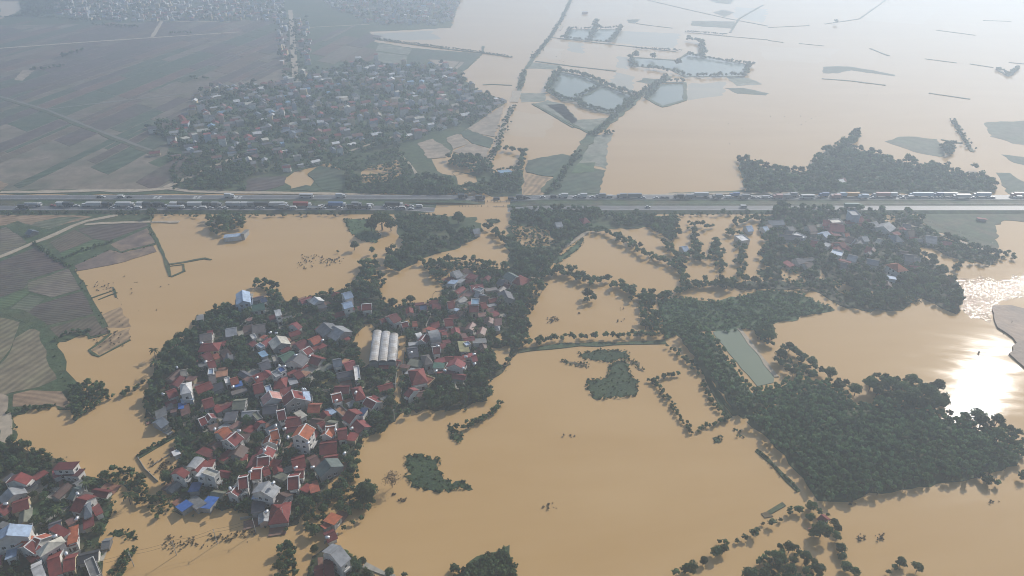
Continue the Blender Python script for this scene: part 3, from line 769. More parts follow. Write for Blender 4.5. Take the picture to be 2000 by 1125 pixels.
def house(x1, y1, x2, y2, w, h, kind, col, wall='w', label=None, detail=2, group='houses of the flooded villages', name='house'):
    h, w = 0.35 + h * (0.84 if h >= 7 else 0.75), w * 0.96
    (ax, ay), (bx, by) = at(x1, y1, h), at(x2, y2, h)
    L = max(2.5, math.hypot(bx - ax, by - ay))
    rz = math.atan2(by - ay, bx - ax)
    # the drawn roof is seen with its overhang: the walls stand inside it
    L, w = max(2.2, L * 0.93 - 0.8), max(2.0, w * 0.94 - 1.0)
    cx, cy = (ax + bx) / 2, (ay + by) / 2
    g = 0.3
    r = empty('shed' if h < 2.7 else name, (cx, cy, g), rz)
    HINFO.append((cx, cy, L, w, rz, y1))
    hh = h - g
    rise = {'g': 0.26 * w, 'G': 0.30 * w, 'p': 0.27 * w, 's': 0.14 * w, 'v': 0.36 * w, 'f': 0}[kind]
    ob('wall', wall_mesh(L, w, hh, kind, rise, WM[wall]), r)
    rf = ob('roof', roof_mesh(L, w, hh, kind, rise, RM[col]), r)
    if kind in 'gGp' and detail:
        Lr = L if kind != 'p' else max(0.3, L - w * 0.95)
        ob('ridge_cap', ridge_mesh(Lr, hh + rise + 0.22, M['trim'] if kind == 'G' else RM[col], 0.24 if kind == 'G' else 0.16), rf)
    if kind == 'G':
        for s in (-1, 1):
            b = MB()
            for t in (-1, 1):
                n0 = len(b.v)
                y0, z0 = t * (w / 2 + 0.55), hh - rise * 0.55 / (w / 2) + 0.2
                b.tube((s * (L / 2 + 0.42), y0, z0), (s * (L / 2 + 0.42), 0, hh + rise + 0.22), 0.16, 0.16, 4)
            b.build('verge_trim', M['trim'], rf)
    if kind == 'f' and detail:
        b = MB()
        for s in (-1, 1):
            b.box((0, s * (w / 2 + 0.15), hh + 0.45), (L + 0.5, 0.18, 0.6)); b.box((s * (L / 2 + 0.15), 0, hh + 0.45), (0.18, w + 0.1, 0.6))
        b.build('parapet', WM[wall], r)
    if detail > 1 and h >= 3.0:
        st = max(1, int(round((h - 0.6) / 3.1)))
        for k in range(st):
            z = 1.5 + 3.05 * k
            if z + 0.9 > hh: continue
            for s in (-1, 1):
                n = max(1, int(L / 3.2))
                for i in range(n):
                    x = (i - (n - 1) / 2) * 3.1
                    if k == 0 and i == n // 2:
                        ob('door', DOOR, r, (x, s * w / 2, 0.9), 0 if s > 0 else math.pi)
                    else:
                        ob('window', WIN, r, (x, s * w / 2, z), 0 if s > 0 else math.pi)
                n = max(1, int((w - 1) / 3.0))
                for i in range(n):
                    ob('window', WIN, r, (s * L / 2, (i - (n - 1) / 2) * 2.8, z), -math.pi / 2 if s > 0 else math.pi / 2)
        if h >= 4.7 and kind in 'gGpf' and w > 5:       # a balcony on the long side towards the sun
            b = MB()
            b.box((0, w / 2 + 0.65, 3.15), (L * 0.8, 1.3, 0.16)); b.box((0, w / 2 + 1.24, 3.65), (L * 0.8, 0.1, 0.8))
            for s in (-1, 1): b.box((s * L * 0.39, w / 2 + 1.15, 1.5), (0.25, 0.25, 3.2))
            b.build('balcony', WM[wall], r)
            b = MB()
            b.box((0, -w / 2 - 0.65, 3.15), (L * 0.7, 1.3, 0.16)); b.box((0, -w / 2 - 1.24, 3.65), (L * 0.7, 0.1, 0.8))
            b.build('balcony', WM[wall], r)
    HRECT.append((cx, cy, L / 2 + 0.5, w / 2 + 0.5, math.cos(rz), math.sin(rz)))
    shape = {'g': 'gabled', 'G': 'white-trimmed gabled', 'p': 'hipped', 's': 'lean-to', 'v': 'barrel-vaulted', 'f': 'flat-topped'}[kind]
    size = 'tall ' if h >= 4.7 else 'low ' if h < 2.7 else ''
    if label:
        tag(r, label, 'house', group)
    else:
        named_later(r, f'{size}{WORD[col]} {shape} {"house" if h >= 2.7 else "shed"}', 'house' if h >= 2.7 else 'shed', group, (cx, cy))
    return r
HD = '''
474 571 476 594 9 7 g lblue b|light blue gabled house standing alone in the flood on the village rim
480 578 489 577 6 4 s bluegrey w
383 622 399 619 8 3.5 s grey g
390 660 416 656 9 5 g gbrown w
404 650 417 648 5 5 g pinkred w
388 679 432 676 9 4 p red y
433 672 446 669 7 3 s red y
440 650 464 646 10 5 g lgrey g
466 652 474 650 7 3 s beige g
395 701 412 693 9 4 g dred y
416 698 427 694 6 3.5 g ored y
405 714 421 709 8 6 g red w
406 728 418 726 6 6 f lblue w
420 732 446 727 8 3 s oorange g
408 741 423 738 9 4 g gbrown g
352 729 367 726 7 4 g beige w
369 744 378 735 6 3 s pinkbrown y
351 760 375 755 10 9 p white w|tall white villa with blue front canopies among trees
352 784 378 776 5 4 s lblue b
356 786 356 799 4 3 s blue w
325 772 346 764 8 5 g red w
322 791 346 783 5 3 s red y
381 763 414 750 8 3.5 g red y
395 790 418 783 9 5 g red g
418 801 431 796 9 3 s red g
441 745 448 743 6 4 f white w
449 746 466 741 7 4 g ored y
456 753 474 748 6 3 s blue g
455 790 482 788 9 4 g olivegrey g
437 815 464 812 9 4 s slate g
455 829 464 832 7 3 s pinkbrown g
388 825 402 819 7 4 G red w
407 811 415 821 5 4 G red w
304 832 322 820 8 3 g bluegrey g
333 803 344 800 5 3 s pinkbrown g
491 602 518 597 9 4 g green w
508 588 520 584 6 5 g navy w
536 612 549 609 8 8 g white w
492 643 520 639 10 4 g gbrown g
485 622 493 626 5 3 s pinkbrown g
491 660 500 657 6 3.5 f white w
486 676 498 668 5 4 g dred w
505 678 513 674 6 4 f lblue w
511 661 521 655 4 3 s ored w
507 694 521 689 8 4 s lblue2 w
541 662 551 678 11 4 g cream g
556 665 567 662 7 3 s oorange g
572 640 581 634 9 5 g pinkred w
614 584 624 592 8 5 g white w
600 590 611 586 7 4 g grey g
547 704 575 692 10 4 g green2 g
532 703 543 700 7 4 f beige g
572 713 588 696 12 5 g slate w
591 690 606 681 7 6 G red w
577 679 597 668 9 4 g dred g
605 669 625 660 8 5 g ored g
617 680 635 672 7 3 s red y
620 646 627 639 5 4 g bright w
632 637 649 652 12 5 g slate2 g|big grey roof, the western one of a touching pair
651 644 674 657 13 5 g lgrey g|big pale grey roof, the eastern one of a touching pair
666 664 683 659 6 3 s red y
669 579 687 574 9 9 g lblue w|pale blue tower house, the northern one of two
668 598 688 593 8 8 g lblue w|pale blue tower house, the southern one of two
680 605 692 602 6 4 s dred w
706 600 727 598 8 6 G red w
652 574 660 576 6 4 g red w
743 629 753 626 7 4 g red w
759 626 776 618 10 6 g red w
691 731 704 729 14 6 f white w|white flat-roofed building with a dark roof opening
649 710 668 706 8 6 g bluegrey w
668 705 678 707 6 3 s oorange g
671 718 694 711 10 4 g pinkred g
602 698 630 707 8 3 g red g
506 717 526 710 9 4 g slate g
515 708 527 703 6 4 s slate2 g
533 734 549 727 7 7 f lgrey w
543 726 557 720 6 7 f blue w
534 749 562 746 10 3.5 p red g
563 747 581 742 8 3.5 s lgrey g
573 736 588 728 8 4 g dred g
588 735 600 725 6 3 s oorange g
580 722 600 712 5 3 s red w
494 742 514 733 8 5 g red w
480 745 492 738 7 4 s pinkbrown y
494 760 516 755 10 5 g red g
518 764 532 760 8 5 f lblue w
527 771 534 786 10 6 G pink w
540 783 550 777 6 4 g pinkred w
571 770 577 787 11 7 G red g
592 766 594 786 7 6 g lblue w
602 796 628 796 8 3 g ored y
513 800 543 797 8 4 g slate g
541 811 558 807 9 7 G dred w
556 827 590 821 10 3 g red y
580 813 594 806 8 5 s cream w
497 816 508 811 8 4 f olivegrey g
503 827 510 831 6 4 g red w
427 853 447 840 9 6 g orange w
444 867 464 850 9 7 G red2 w
396 891 414 878 12 4 s red g
428 899 456 880 6 3 s red y
458 894 472 873 8 3.5 g brown g
470 860 480 847 6 3 s brown g
470 895 484 893 5 3 s red y
373 919 391 897 6 6 v lgrey w
381 924 404 902 6 6 g red w
390 932 406 912 5 7 s white w
405 931 419 918 8 8 f cream w
370 952 393 950 7 3 s blue2 g
405 905 418 904 6 5 s red w
345 931 358 918 8 7 g red w
527 850 545 845 8 7 G orange w
526 869 532 853 7 6 G orange w
503 900 528 897 7 5 G red w
515 893 524 877 8 5.5 G red2 w
527 912 538 897 8 3 s red y
584 858 600 834 9 11 G orange w|tall white house with orange roof and pale ridge trims
491 924 513 922 8 6 G bright w
514 922 525 918 6 4 g red w
466 942 486 938 9 7 G red w
452 967 463 954 6 6 G red w
465 969 476 955 4 4 f blue2 w
511 969 528 947 11 8 g lgrey w|grey gabled house with tall white walls near the southern rim
497 976 508 955 3 5 s lblue w
490 991 519 985 9 4 s slate g
563 941 586 938 10 6 G red w
575 925 595 923 6 5 g red w
569 906 597 899 9 4 g red g
604 905 622 897 9 3 g pinkbrown g
543 936 556 925 8 3 s olivegrey g
652 761 684 760 7 4 g dred g
688 771 711 765 12 5 p red w
647 778 668 773 8 6 G bright w
640 806 652 800 7 3 s lblue g
660 808 676 800 9 2.5 f oorange g
680 807 698 817 10 6 g red w
702 813 714 796 4 6 s navy w
696 825 714 841 8 3 g pinkred g
716 781 737 792 7 5 G red w
725 780 736 774 5 4 s red w
737 760 768 752 6 3 g red y
798 763 809 769 8 6 g pinkred w
637 830 657 832 8 5 g olivegrey w
625 832 632 828 6 5 g red w
636 841 656 838 8 6 G orange w
636 853 643 842 6 6 G orange w
659 848 679 845 9 5 g red w
678 852 699 854 7 3 s red y
624 875 660 871 10 3 g red y
645 861 653 855 5 3 s ored w
636 904 649 922 12 5 g greengrey g|grey-green gabled shed beside the flooded path on the rim
604 956 624 950 7 2.5 s ored g
525 1004 568 999 12 3.5 p red g
545 970 561 978 9 4 g brown g
638 1009 662 1018 6 4 s orange g
636 1022 643 1027 5 3 s ored g
634 1051 656 1041 6 3 g dred w
646 1093 668 1075 12 8 g lgrey w|pale grey gabled house on its own islet among bushes
632 1111 653 1106 9 5 g dred w
614 1121 633 1117 8 4 g red w
348 996 372 980 6 3 s blue g
373 989 395 975 9 3 s grey g
396 980 420 983 8 3 s blue g
338 887 350 882 5 2.5 s white w
884 538 898 533 10 5 g lgrey w
880 555 889 547 6 5 s lblue w
918 564 944 560 9 4 g pinkred w
930 569 939 562 7 5 f bluegrey w
908 579 920 570 6 3 s pinkbrown y
919 590 937 590 8 7 f lblue2 w|blue box house rising from red roofs near the tree belt
916 603 936 603 8 5 g red y
937 598 949 595 8 4 g red y
902 602 914 600 5 3 s pinkbrown y
935 583 956 586 9 3 g brown g
984 571 992 587 9 6 g slate g
990 536 1008 546 9 5 g greengrey w
1004 554 1028 541 11 3.5 p red y|red hipped house between the village and the tree belt
974 549 988 553 8 4 g slate g
873 596 887 594 9 6 g red w
885 607 892 602 6 3 s lblue w
818 603 836 601 8 4 f navy r
783 635 797 632 6 4 G red w
805 633 815 632 6 4 g ored w
833 640 852 646 4 4 s bright w
867 630 885 628 9 5 g red w
862 652 874 651 5 3 s red w
916 646 923 632 6 3 g pinkbrown g
933 616 951 614 6 3 s pinkbrown g
967 641 976 641 6 3 p lgrey g
903 666 908 688 6 4 s olive g
909 669 916 676 4 4 f lblue w
812 659 824 656 6 4 v white w
823 669 833 656 6 6 G red w
837 661 859 657 11 6 v lgrey w
844 684 860 682 8 6 G red w
795 689 817 686 11 3.5 g slate g
824 704 843 700 10 5 p gbrown g
845 714 869 714 7 4 s green w
853 725 890 727 5 3 s red y
888 719 894 706 10 6 g pinkred w
799 738 833 732 14 6 p red w|wide red hipped house with terrace beside the flooded lane
826 751 842 736 7 2 f ored y
920 700 931 698 7 5 g pinkred w
787 719 794 712 6 3 s pinkbrown y
901 657 912 655 7 3 s pinkbrown y
30 946 46 929 10 6 g red w
40 956 68 938 8 3 s charcoal g
20 960 31 975 10 4 g lgrey w
121 919 136 902 11 7 s dred w|dark red terraced house with white balconies at the flood edge
136 931 152 915 9 4.5 s dred w
105 927 116 923 7 3 s pinkred w
148 951 162 942 7 3 g grey g
145 960 157 963 9 4 g greengrey g
151 980 174 985 10 5 g red w
162 999 179 993 10 5 p bluegrey w
183 1000 198 993 8 3 s red w
24 991 59 980 8 4 g red y
-4 1002 16 988 8 4 g red y
18 1058 26 1033 14 9 g lblue w|light blue gabled house with white walls in the corner village
11 1081 35 1073 9 4 s lblue w
4 1032 17 1022 8 4 s grey g
41 1041 66 1033 7 3 f grey g
45 1068 56 1050 9 5 g orange w
50 1077 67 1062 9 6 G red w
70 1057 85 1062 9 6 G ored w
55 1096 76 1083 6 3 s red y
94 1061 104 1073 10 8 p cream w
110 1083 115 1076 5 4 f lblue w
108 1043 126 1030 11 6 s red w
130 1023 147 1014 5 3 s pinkbrown g
132 1048 153 1041 12 5 s orange w
126 1061 152 1055 6 4 s red w
95 1106 122 1096 13 5 g red w
126 1101 151 1095 9 4 g red y
64 1121 87 1110 11 7 g white b
170 1116 192 1105 12 5 f grey w
202 1062 216 1060 6 2 g grey d
1602 1008 1616 1019 5 3 g red g
57 452 67 456 8 3 g bluegrey d
436 462 474 458 9 4 s lblue w|long white barn in the drowned grove below the expressway
474 453 482 453 12 6 s grey g
1083 440 1097 438 9 4 g lgrey w
1134 432 1150 430 10 4 p pinkred w
1330 487 1342 485 9 4 g lblue w
1440 467 1459 464 11 5 f white w
1455 447 1468 446 10 4 g lblue w
923 453 937 451 9 4 g lgrey w
1498 436 1530 434 9 5 g bluegrey w
1520 462 1568 466 9 4 g slate g
1556 463 1567 459 10 5 f white w
1620 433 1644 432 8 6 f cream w
1606 435 1620 437 11 5 g pinkred w
1617 444 1649 447 13 5 g pinkred w
1648 459 1658 459 7 5 g orange w
1658 417 1677 417 11 12 f bluegrey b|blue tower building beside the expressway
1604 461 1616 456 9 5 g lblue w
1608 476 1622 480 10 5 s bluegrey w
1622 492 1647 498 9 6 f lblue w
1655 502 1675 507 10 5 g lgrey w
1692 510 1717 515 9 5 g bluegrey w
1654 467 1669 472 11 5 g brown w
1681 467 1693 466 9 5 g lgrey w
1723 449 1736 440 12 5 g lgrey w
1741 466 1758 465 12 5 p bluegrey w
1761 441 1779 443 8 4 g slate w
1769 456 1784 456 12 4 g brown g
1805 467 1829 470 13 4 g lgrey w|wide pale grey house beside the causeway road
1741 524 1763 520 12 7 p orange w|orange hipped house deep in the eastern village trees
1732 541 1751 544 6 5 s lblue w
1908 426 1928 428 5 2.5 s pinkred g
1764 503 1783 505 11 5 g slate w
1575 447 1590 445 10 5 g brown w
1583 475 1596 478 10 5 g pinkred w
1636 480 1648 477 9 5 g red w
1690 487 1702 490 10 5 g pinkred w
1667 430 1684 428 9 5 g red w
1700 440 1712 438 10 5 g lgrey w
1640 517 1655 520 9 5 g slate w
1570 520 1585 517 9 4 g brown w
1712 470 1722 473 9 5 g cream w
1552 512 1566 509 9 4 g slate w
1536 448 1548 446 9 4 g grey w
1488 448 1498 446 8 4 g lblue w
973 336 998 333 11 5 s lblue2 w|blue shed beyond the expressway beside a ring of trees
1640 352 1650 351 8 4 g pinkbrown w
'''
for ln in HD.strip().split('\n'):
    body, _, lab = ln.partition('|')
    q = body.split()
    v = [float(a) for a in q[:6]]
    if v[1] <= 520: v[5] *= 0.8
    house(*v, q[6], q[7], q[8] if len(q) > 8 else 'w', lab or None, 2 if v[1] > 520 else 1)
# low sheds and kitchens tucked between the houses, and paved yards before them
def infill(px, n, tries, group):
    poly = P(px); xs, ys = [q[0] for q in poly], [q[1] for q in poly]
    base = [q for q in HINFO]
    while n > 0 and tries > 0:
        tries -= 1
        q = random.choice(base)
        a = q[4] + random.choice((0, math.pi / 2, math.pi, -math.pi / 2))
        d = random.uniform(0.5, 1.0) * q[2] + random.uniform(2, 5)
        x, y = q[0] + math.cos(a) * d + random.gauss(0, 2), q[1] + math.sin(a) * d + random.gauss(0, 2)
        if not inside((x, y), poly) or any(inside((x, y), l) for l in LANES): continue
        L, w = random.uniform(4.5, 9), random.uniform(4.2, 6.2)
        if any(math.hypot(x - h[0], y - h[1]) < 0.40 * (min(L, 7) + min(h[2] + 1, 9)) for h in HRECT): continue
        h = random.uniform(2.2, 3.6)
        rz = q[4] + random.choice((0, math.pi / 2)) + random.gauss(0, .05)
        h2 = 0.35 + 0.75 * h
        cx_, cy_ = math.cos(rz) * L / 2, math.sin(rz) * L / 2
        house(*to_px(x - cx_, y - cy_, h2), *to_px(x + cx_, y + cy_, h2), w, h, random.choice('gggss'), random.choice(['red'] * 5 + ['dred'] * 4 + ['pinkred'] * 3 + ['pinkbrown'] * 2 + ['slate', 'slate', 'grey', 'grey', 'lgrey', 'brown', 'brown', 'charcoal', 'gbrown', 'olivegrey']), random.choice('wygp'), None, 1, group)
        n -= 1
infill(NEAR, 78, 6000, 'small sheds of the flooded villages')
infill([(850, 560), (880, 530), (960, 545), (1000, 570), (995, 640), (960, 690), (940, 730), (860, 735), (820, 700), (830, 600)], 26, 6000, 'small sheds of the flooded villages')
infill(SWV, 14, 3000, 'small sheds of the flooded villages')
infill(RV, 34, 4000, 'small sheds of the flooded villages')
def yards():
    k = 0
    for cx, cy, L, w, rz, py in list(HINFO):
        if py < 530 or random.random() < 0.45: continue
        s = random.choice((-1, 1, 1))
        a, b = L * random.uniform(0.35, 0.55), random.uniform(3.5, 6.5)
        o = random.uniform(-1, 1)
        q = [(-a + o, s * w / 2), (a + o, s * w / 2), (a + o, s * (w / 2 + b)), (-a + o, s * (w / 2 + b))]
        ca, sa = math.cos(rz), math.sin(rz)
        pts = [(cx + u * ca - v * sa, cy + u * sa + v * ca) for u, v in q]
        if any(inside(t, l) for t in pts for l in LANES): continue
        sheet('courtyard', pts, M['paving'] if random.random() < 0.6 else M['concrete'], 0.37 + k * 0.0009, 0.1, 4, skirt=0.2)
        k += 1
        HYARD.append((cx - sa * s * (w / 2 + b / 2), cy + ca * s * (w / 2 + b / 2), a, b / 2 - 0.5, ca, sa))
HYARD = []
yards()

# the white shed of three vaults
(cx, cy) = at(752, 672, 5)
ax = np.array(at(745, 642, 6)) - np.array(at(738, 699, 6))
vr = math.atan2(ax[1], ax[0])
shed = empty('vaulted_shed', (*at(750, 676, 6), 0.3), vr)
tag(shed, 'large white shed of three parallel barrel vaults beside the flooded lane', 'warehouse')
VL = float(np.linalg.norm(ax))
M['vault'] = mat('weathered white sheet', (0.50, 0.49, 0.48), rough=0.5, noise=0.3, scale=0.5, color2=(0.36, 0.33, 0.29), mix_scale=0.25, stripes=(-vr, 1.6, 0.12))
for i, (yo, ln, sh) in enumerate(((4.6, VL, 0.5), (-0.2, VL * 0.97, -0.6), (-4.7, VL * 0.88, -1.8))):
    o = ob('vault_roof', roof_mesh(ln, 3.7, 5.2, 'v', 1.5, M['vault']), shed, (sh, yo, 0))
    ob('wall', wall_mesh(ln, 4.4, 5.0, 'f', 0, WM['g']), shed, (sh, yo, 0))
ob('porch_roof', roof_mesh(3.0, 4.6, 3.6, 'f', 0, RM['red']), shed, (-VL / 2 - 2.2, -0.6, 0))
HRECT.append((*at(750, 676, 6), VL / 2 + 1.5, 8.0, math.cos(vr), math.sin(vr)))

# stainless tanks on roofs and terraces
tank = MB()
tank.tube((0, -0.8, 0.75), (0, 0.8, 0.75), 0.6, 0.6, 10)
tank_me = tank.mesh('tank_body', mat('stainless tank', (0.75, 0.76, 0.77), rough=0.3, metal=0.6, noise=0), True)
leg_me = MB().box((0, -0.55, 0.12), (1.0, 0.08, 0.3)).box((0, 0.55, 0.12), (1.0, 0.08, 0.3)).mesh('tank_stand', M['steel'])
for px, py, z in ((394, 671, 6), (346, 719, 3), (319, 771, 4), (402, 708, 7), (540, 652, 4), (528, 651, 4), (630, 666, 4), (605, 697, 4), (556, 717, 8), (546, 716, 8), (502, 739, 6), (578, 695, 6), (455, 757, 4), (517, 881, 7), (539, 833, 9), (556, 839, 9),
                  (450, 956, 8), (534, 945, 10), (489, 923, 7), (563, 856, 12), (578, 915, 6), (611, 914, 4), (602, 867, 12), (656, 841, 8), (687, 838, 4), (695, 768, 7), (657, 784, 8), (592, 762, 8), (596, 762, 8), (521, 1001, 5), (640, 1051, 4), (803, 690, 5), (855, 677, 8),
                  (910, 698, 6), (926, 693, 7), (927, 712, 6), (852, 726, 5), (869, 725, 5), (905, 721, 6), (12, 986, 5), (152, 966, 5), (108, 1049, 8), (130, 1083, 6), (151, 1014, 6), (673, 887, 3), (420, 840, 6), (467, 843, 9)):
    x, y = at(px, py, z)
    t = empty('water_tank', (x, y, z - 0.3), random.uniform(0, 3))
    ob('tank_body', tank_me, t); ob('tank_stand', leg_me, t)
    named_later(t, 'steel roof water tank', 'water tank', 'roof water tanks', (x, y))
# free-standing walls
def wall_line(px, h, m, name='garden_wall', label=None, z=0.0):
    pts = P(px)
    b = MB()
    for (x0, y0), (x1, y1) in zip(pts, pts[1:]):
        d = math.hypot(x1 - x0, y1 - y0)
        b.box(((x0 + x1) / 2, (y0 + y1) / 2, z + h / 2 - 0.4), (d + 0.12, 0.22, h + 0.8), math.atan2(y1 - y0, x1 - x0))
    o = b.build(name, m)
    if label: tag(o, label, 'wall')
    else: named_later(o, 'grey masonry garden wall', 'wall', 'garden walls', pts[0])
    return o
for px, h in (([(270, 895), (284, 918), (309, 941)], 0.9), ([(293, 913), (316, 898), (338, 884)], 0.6), ([(338, 884), (350, 897), (362, 907)], 0.5), ([(316, 947), (335, 935), (362, 908)], 0.5), ([(290, 806), (305, 822), (323, 845), (345, 832)], 1.4), ([(817, 616), (850, 616), (892, 616)], 1.6),
              ([(470, 1015), (486, 1012), (505, 1003)], 1.2), ([(634, 1062), (652, 1050), (660, 1045)], 1.4), ([(775, 660), (776, 715), (772, 760)], 1.6), ([(791, 690), (786, 725), (784, 770)], 1.6), ([(842, 616), (832, 640)], 1.6), ([(975, 566), (1000, 562), (1020, 556)], 1.4),
              ([(100, 958), (130, 978)], 1.4), ([(172, 1008), (196, 1001), (200, 1010)], 1.6), ([(612, 1120), (640, 1128)], 1.2), ([(470, 640), (490, 618), (530, 608)], 1.2), ([(472, 593), (473, 612), (486, 608)], 0.8), ([(708, 845), (690, 868), (668, 900)], 0.7)):
    wall_line(px, h, M['concrete'])

# poles and wires along the lane and across the drowned field
M['pole'] = mat('pale concrete pole', (0.40, 0.39, 0.37), noise=0.15)
M['wire'] = mat('black cable', (0.03, 0.03, 0.03), noise=0)
def pole_line(px, hgt, label_at):
    pts = P(px)
    tops = []
    for i, (x, y) in enumerate(pts):
        a = pts[min(i + 1, len(pts) - 1)]; b0 = pts[max(i - 1, 0)]
        rz = math.atan2(a[1] - b0[1], a[0] - b0[0])
        t = empty('utility_pole', (x, y, 0), rz)
        MB().tube((0, 0, -1), (0, 0, hgt), 0.17, 0.11, 6).build('post', M['pole'], t)
        MB().box((0, 0, hgt - 0.4), (0.12, 1.8, 0.12)).build('cross_arm', M['steel'], t)
        named_later(t, f'utility pole {label_at}', 'pole', 'utility poles ' + label_at, (x, y))
        tops.append([(x - math.sin(rz) * o, y + math.cos(rz) * o, hgt - 0.3) for o in (-0.8, 0.8)])
    for k in (0, 1):
        b = MB()
        for p0, p1 in zip(tops, tops[1:]):
            prev = p0[k]
            for j in range(1, 9):
                t = j / 8
                q = tuple(p0[k][c] + (p1[k][c] - p0[k][c]) * t for c in range(2)) + (p0[k][2] + (p1[k][2] - p0[k][2]) * t - 1.2 * 4 * t * (1 - t) * 0.7,)
                b.tube(prev, q, 0.035, 0.035, 4, caps=False); prev = q
        o = b.build('power_cable', M['wire'])
        tag(o, f'thin black power cable strung between the poles {label_at}, {("sunward", "shaded")[k]} strand', 'cable')
pole_line([(200, 1124), (262, 1106), (345, 1084), (425, 1062), (500, 1040), (556, 1018)], 7.5, 'across the drowned field')
pole_line([(771, 822), (774, 770), (778, 712), (784, 655), (812, 616), (862, 606), (896, 590)], 7.0, 'along the flooded lane')
pole_line([(1757, 434), (1814, 450), (1870, 470), (1932, 491)], 7.0, 'along the causeway')

# ---------------------------------------------------------------- guard rails along the median
for r, far in ((391.5, True), (400.4, False)):
    y = yrow(r)
    g = empty('guard_rail', (0, y, 0))
    tag(g, 'long steel guard rail along the median beside the ' + ('far' if far else 'near') + ' carriageway', 'guard rail')
    v, f = [], []
    for x in XS:
        z = deck(x, far) + 0.62
        v += [(x, -0.03, z - 0.16), (x, -0.03, z + 0.16), (x, 0.05, z + 0.16), (x, 0.05, z - 0.16)]
    for i in range(len(XS) - 1):
        for k in range(4):
            f.append((4 * i + k, 4 * i + 4 + k, 4 * i + 4 + (k + 1) % 4, 4 * i + (k + 1) % 4))
    rail_in = [i for i in range(len(f)) if not (X0 + 12 < XS[i // 4] < X1 - 22)]
    ob('rail', mesh('rail', v, [f[i] for i in rail_in], M['steel']), g)
    b = MB()
    for x in XS:
        if not (X0 < x < X1): b.box((x, 0, deck(x, far) + 0.2), (0.14, 0.14, 1.0))
    o = b.build('post_row', M['steel'], g); o['kind'] = 'stuff'
    pm = MB().box((0, 0, 0.5), (0.35, 0.3, 2.2)).mesh('post', mat('rusty post', (0.07, 0.06, 0.05), noise=0.2) if far else bpy.data.materials['rusty post'])
    x = X0 + 18
    while x < X1 - 6:
        if random.random() > (0.12 if far else 0.45):
            ob('post', pm, g, (x + random.uniform(-0.3, 0.3), random.uniform(-0.2, 0.2), random.uniform(0, 0.25) - (0.5 if not far else 0.2)))
        x += 2.5
# ---------------------------------------------------------------- vehicles
PAINT = {k: mat(k + ' vehicle paint', c, rough=0.3, noise=0.08, scale=1.0, spec=0.5) for k, c in dict(white=(0.56, 0.56, 0.55), dark=(0.05, 0.055, 0.06), red=(0.30, 0.04, 0.03), blue=(0.10, 0.17, 0.33), green=(0.10, 0.20, 0.16), grey=(0.24, 0.25, 0.26), silver=(0.45, 0.46, 0.47), orange=(0.60, 0.33, 0.12), pink=(0.50, 0.28, 0.26), paleblue=(0.42, 0.52, 0.62)).items()}
M['tyre'] = mat('tyre rubber', (0.02, 0.02, 0.02), noise=0, rough=0.9)
M['lamp'] = mat('headlamp glass', (0.6, 0.6, 0.58), noise=0, rough=0.2)
M['frame'] = mat('chassis steel', (0.06, 0.06, 0.065), noise=0.1)
def wheel_me(r, w):
    return MB().tube((0, -w / 2, 0), (0, w / 2, 0), r, r, 10).mesh('wheel', M['tyre'])
W_S, W_L = wheel_me(0.33, 0.22), wheel_me(0.52, 0.3)
LAMP = MB().box((0, 0, 0), (0.06, 0.32, 0.16)).mesh('headlight', M['lamp'])
PROTO = {}
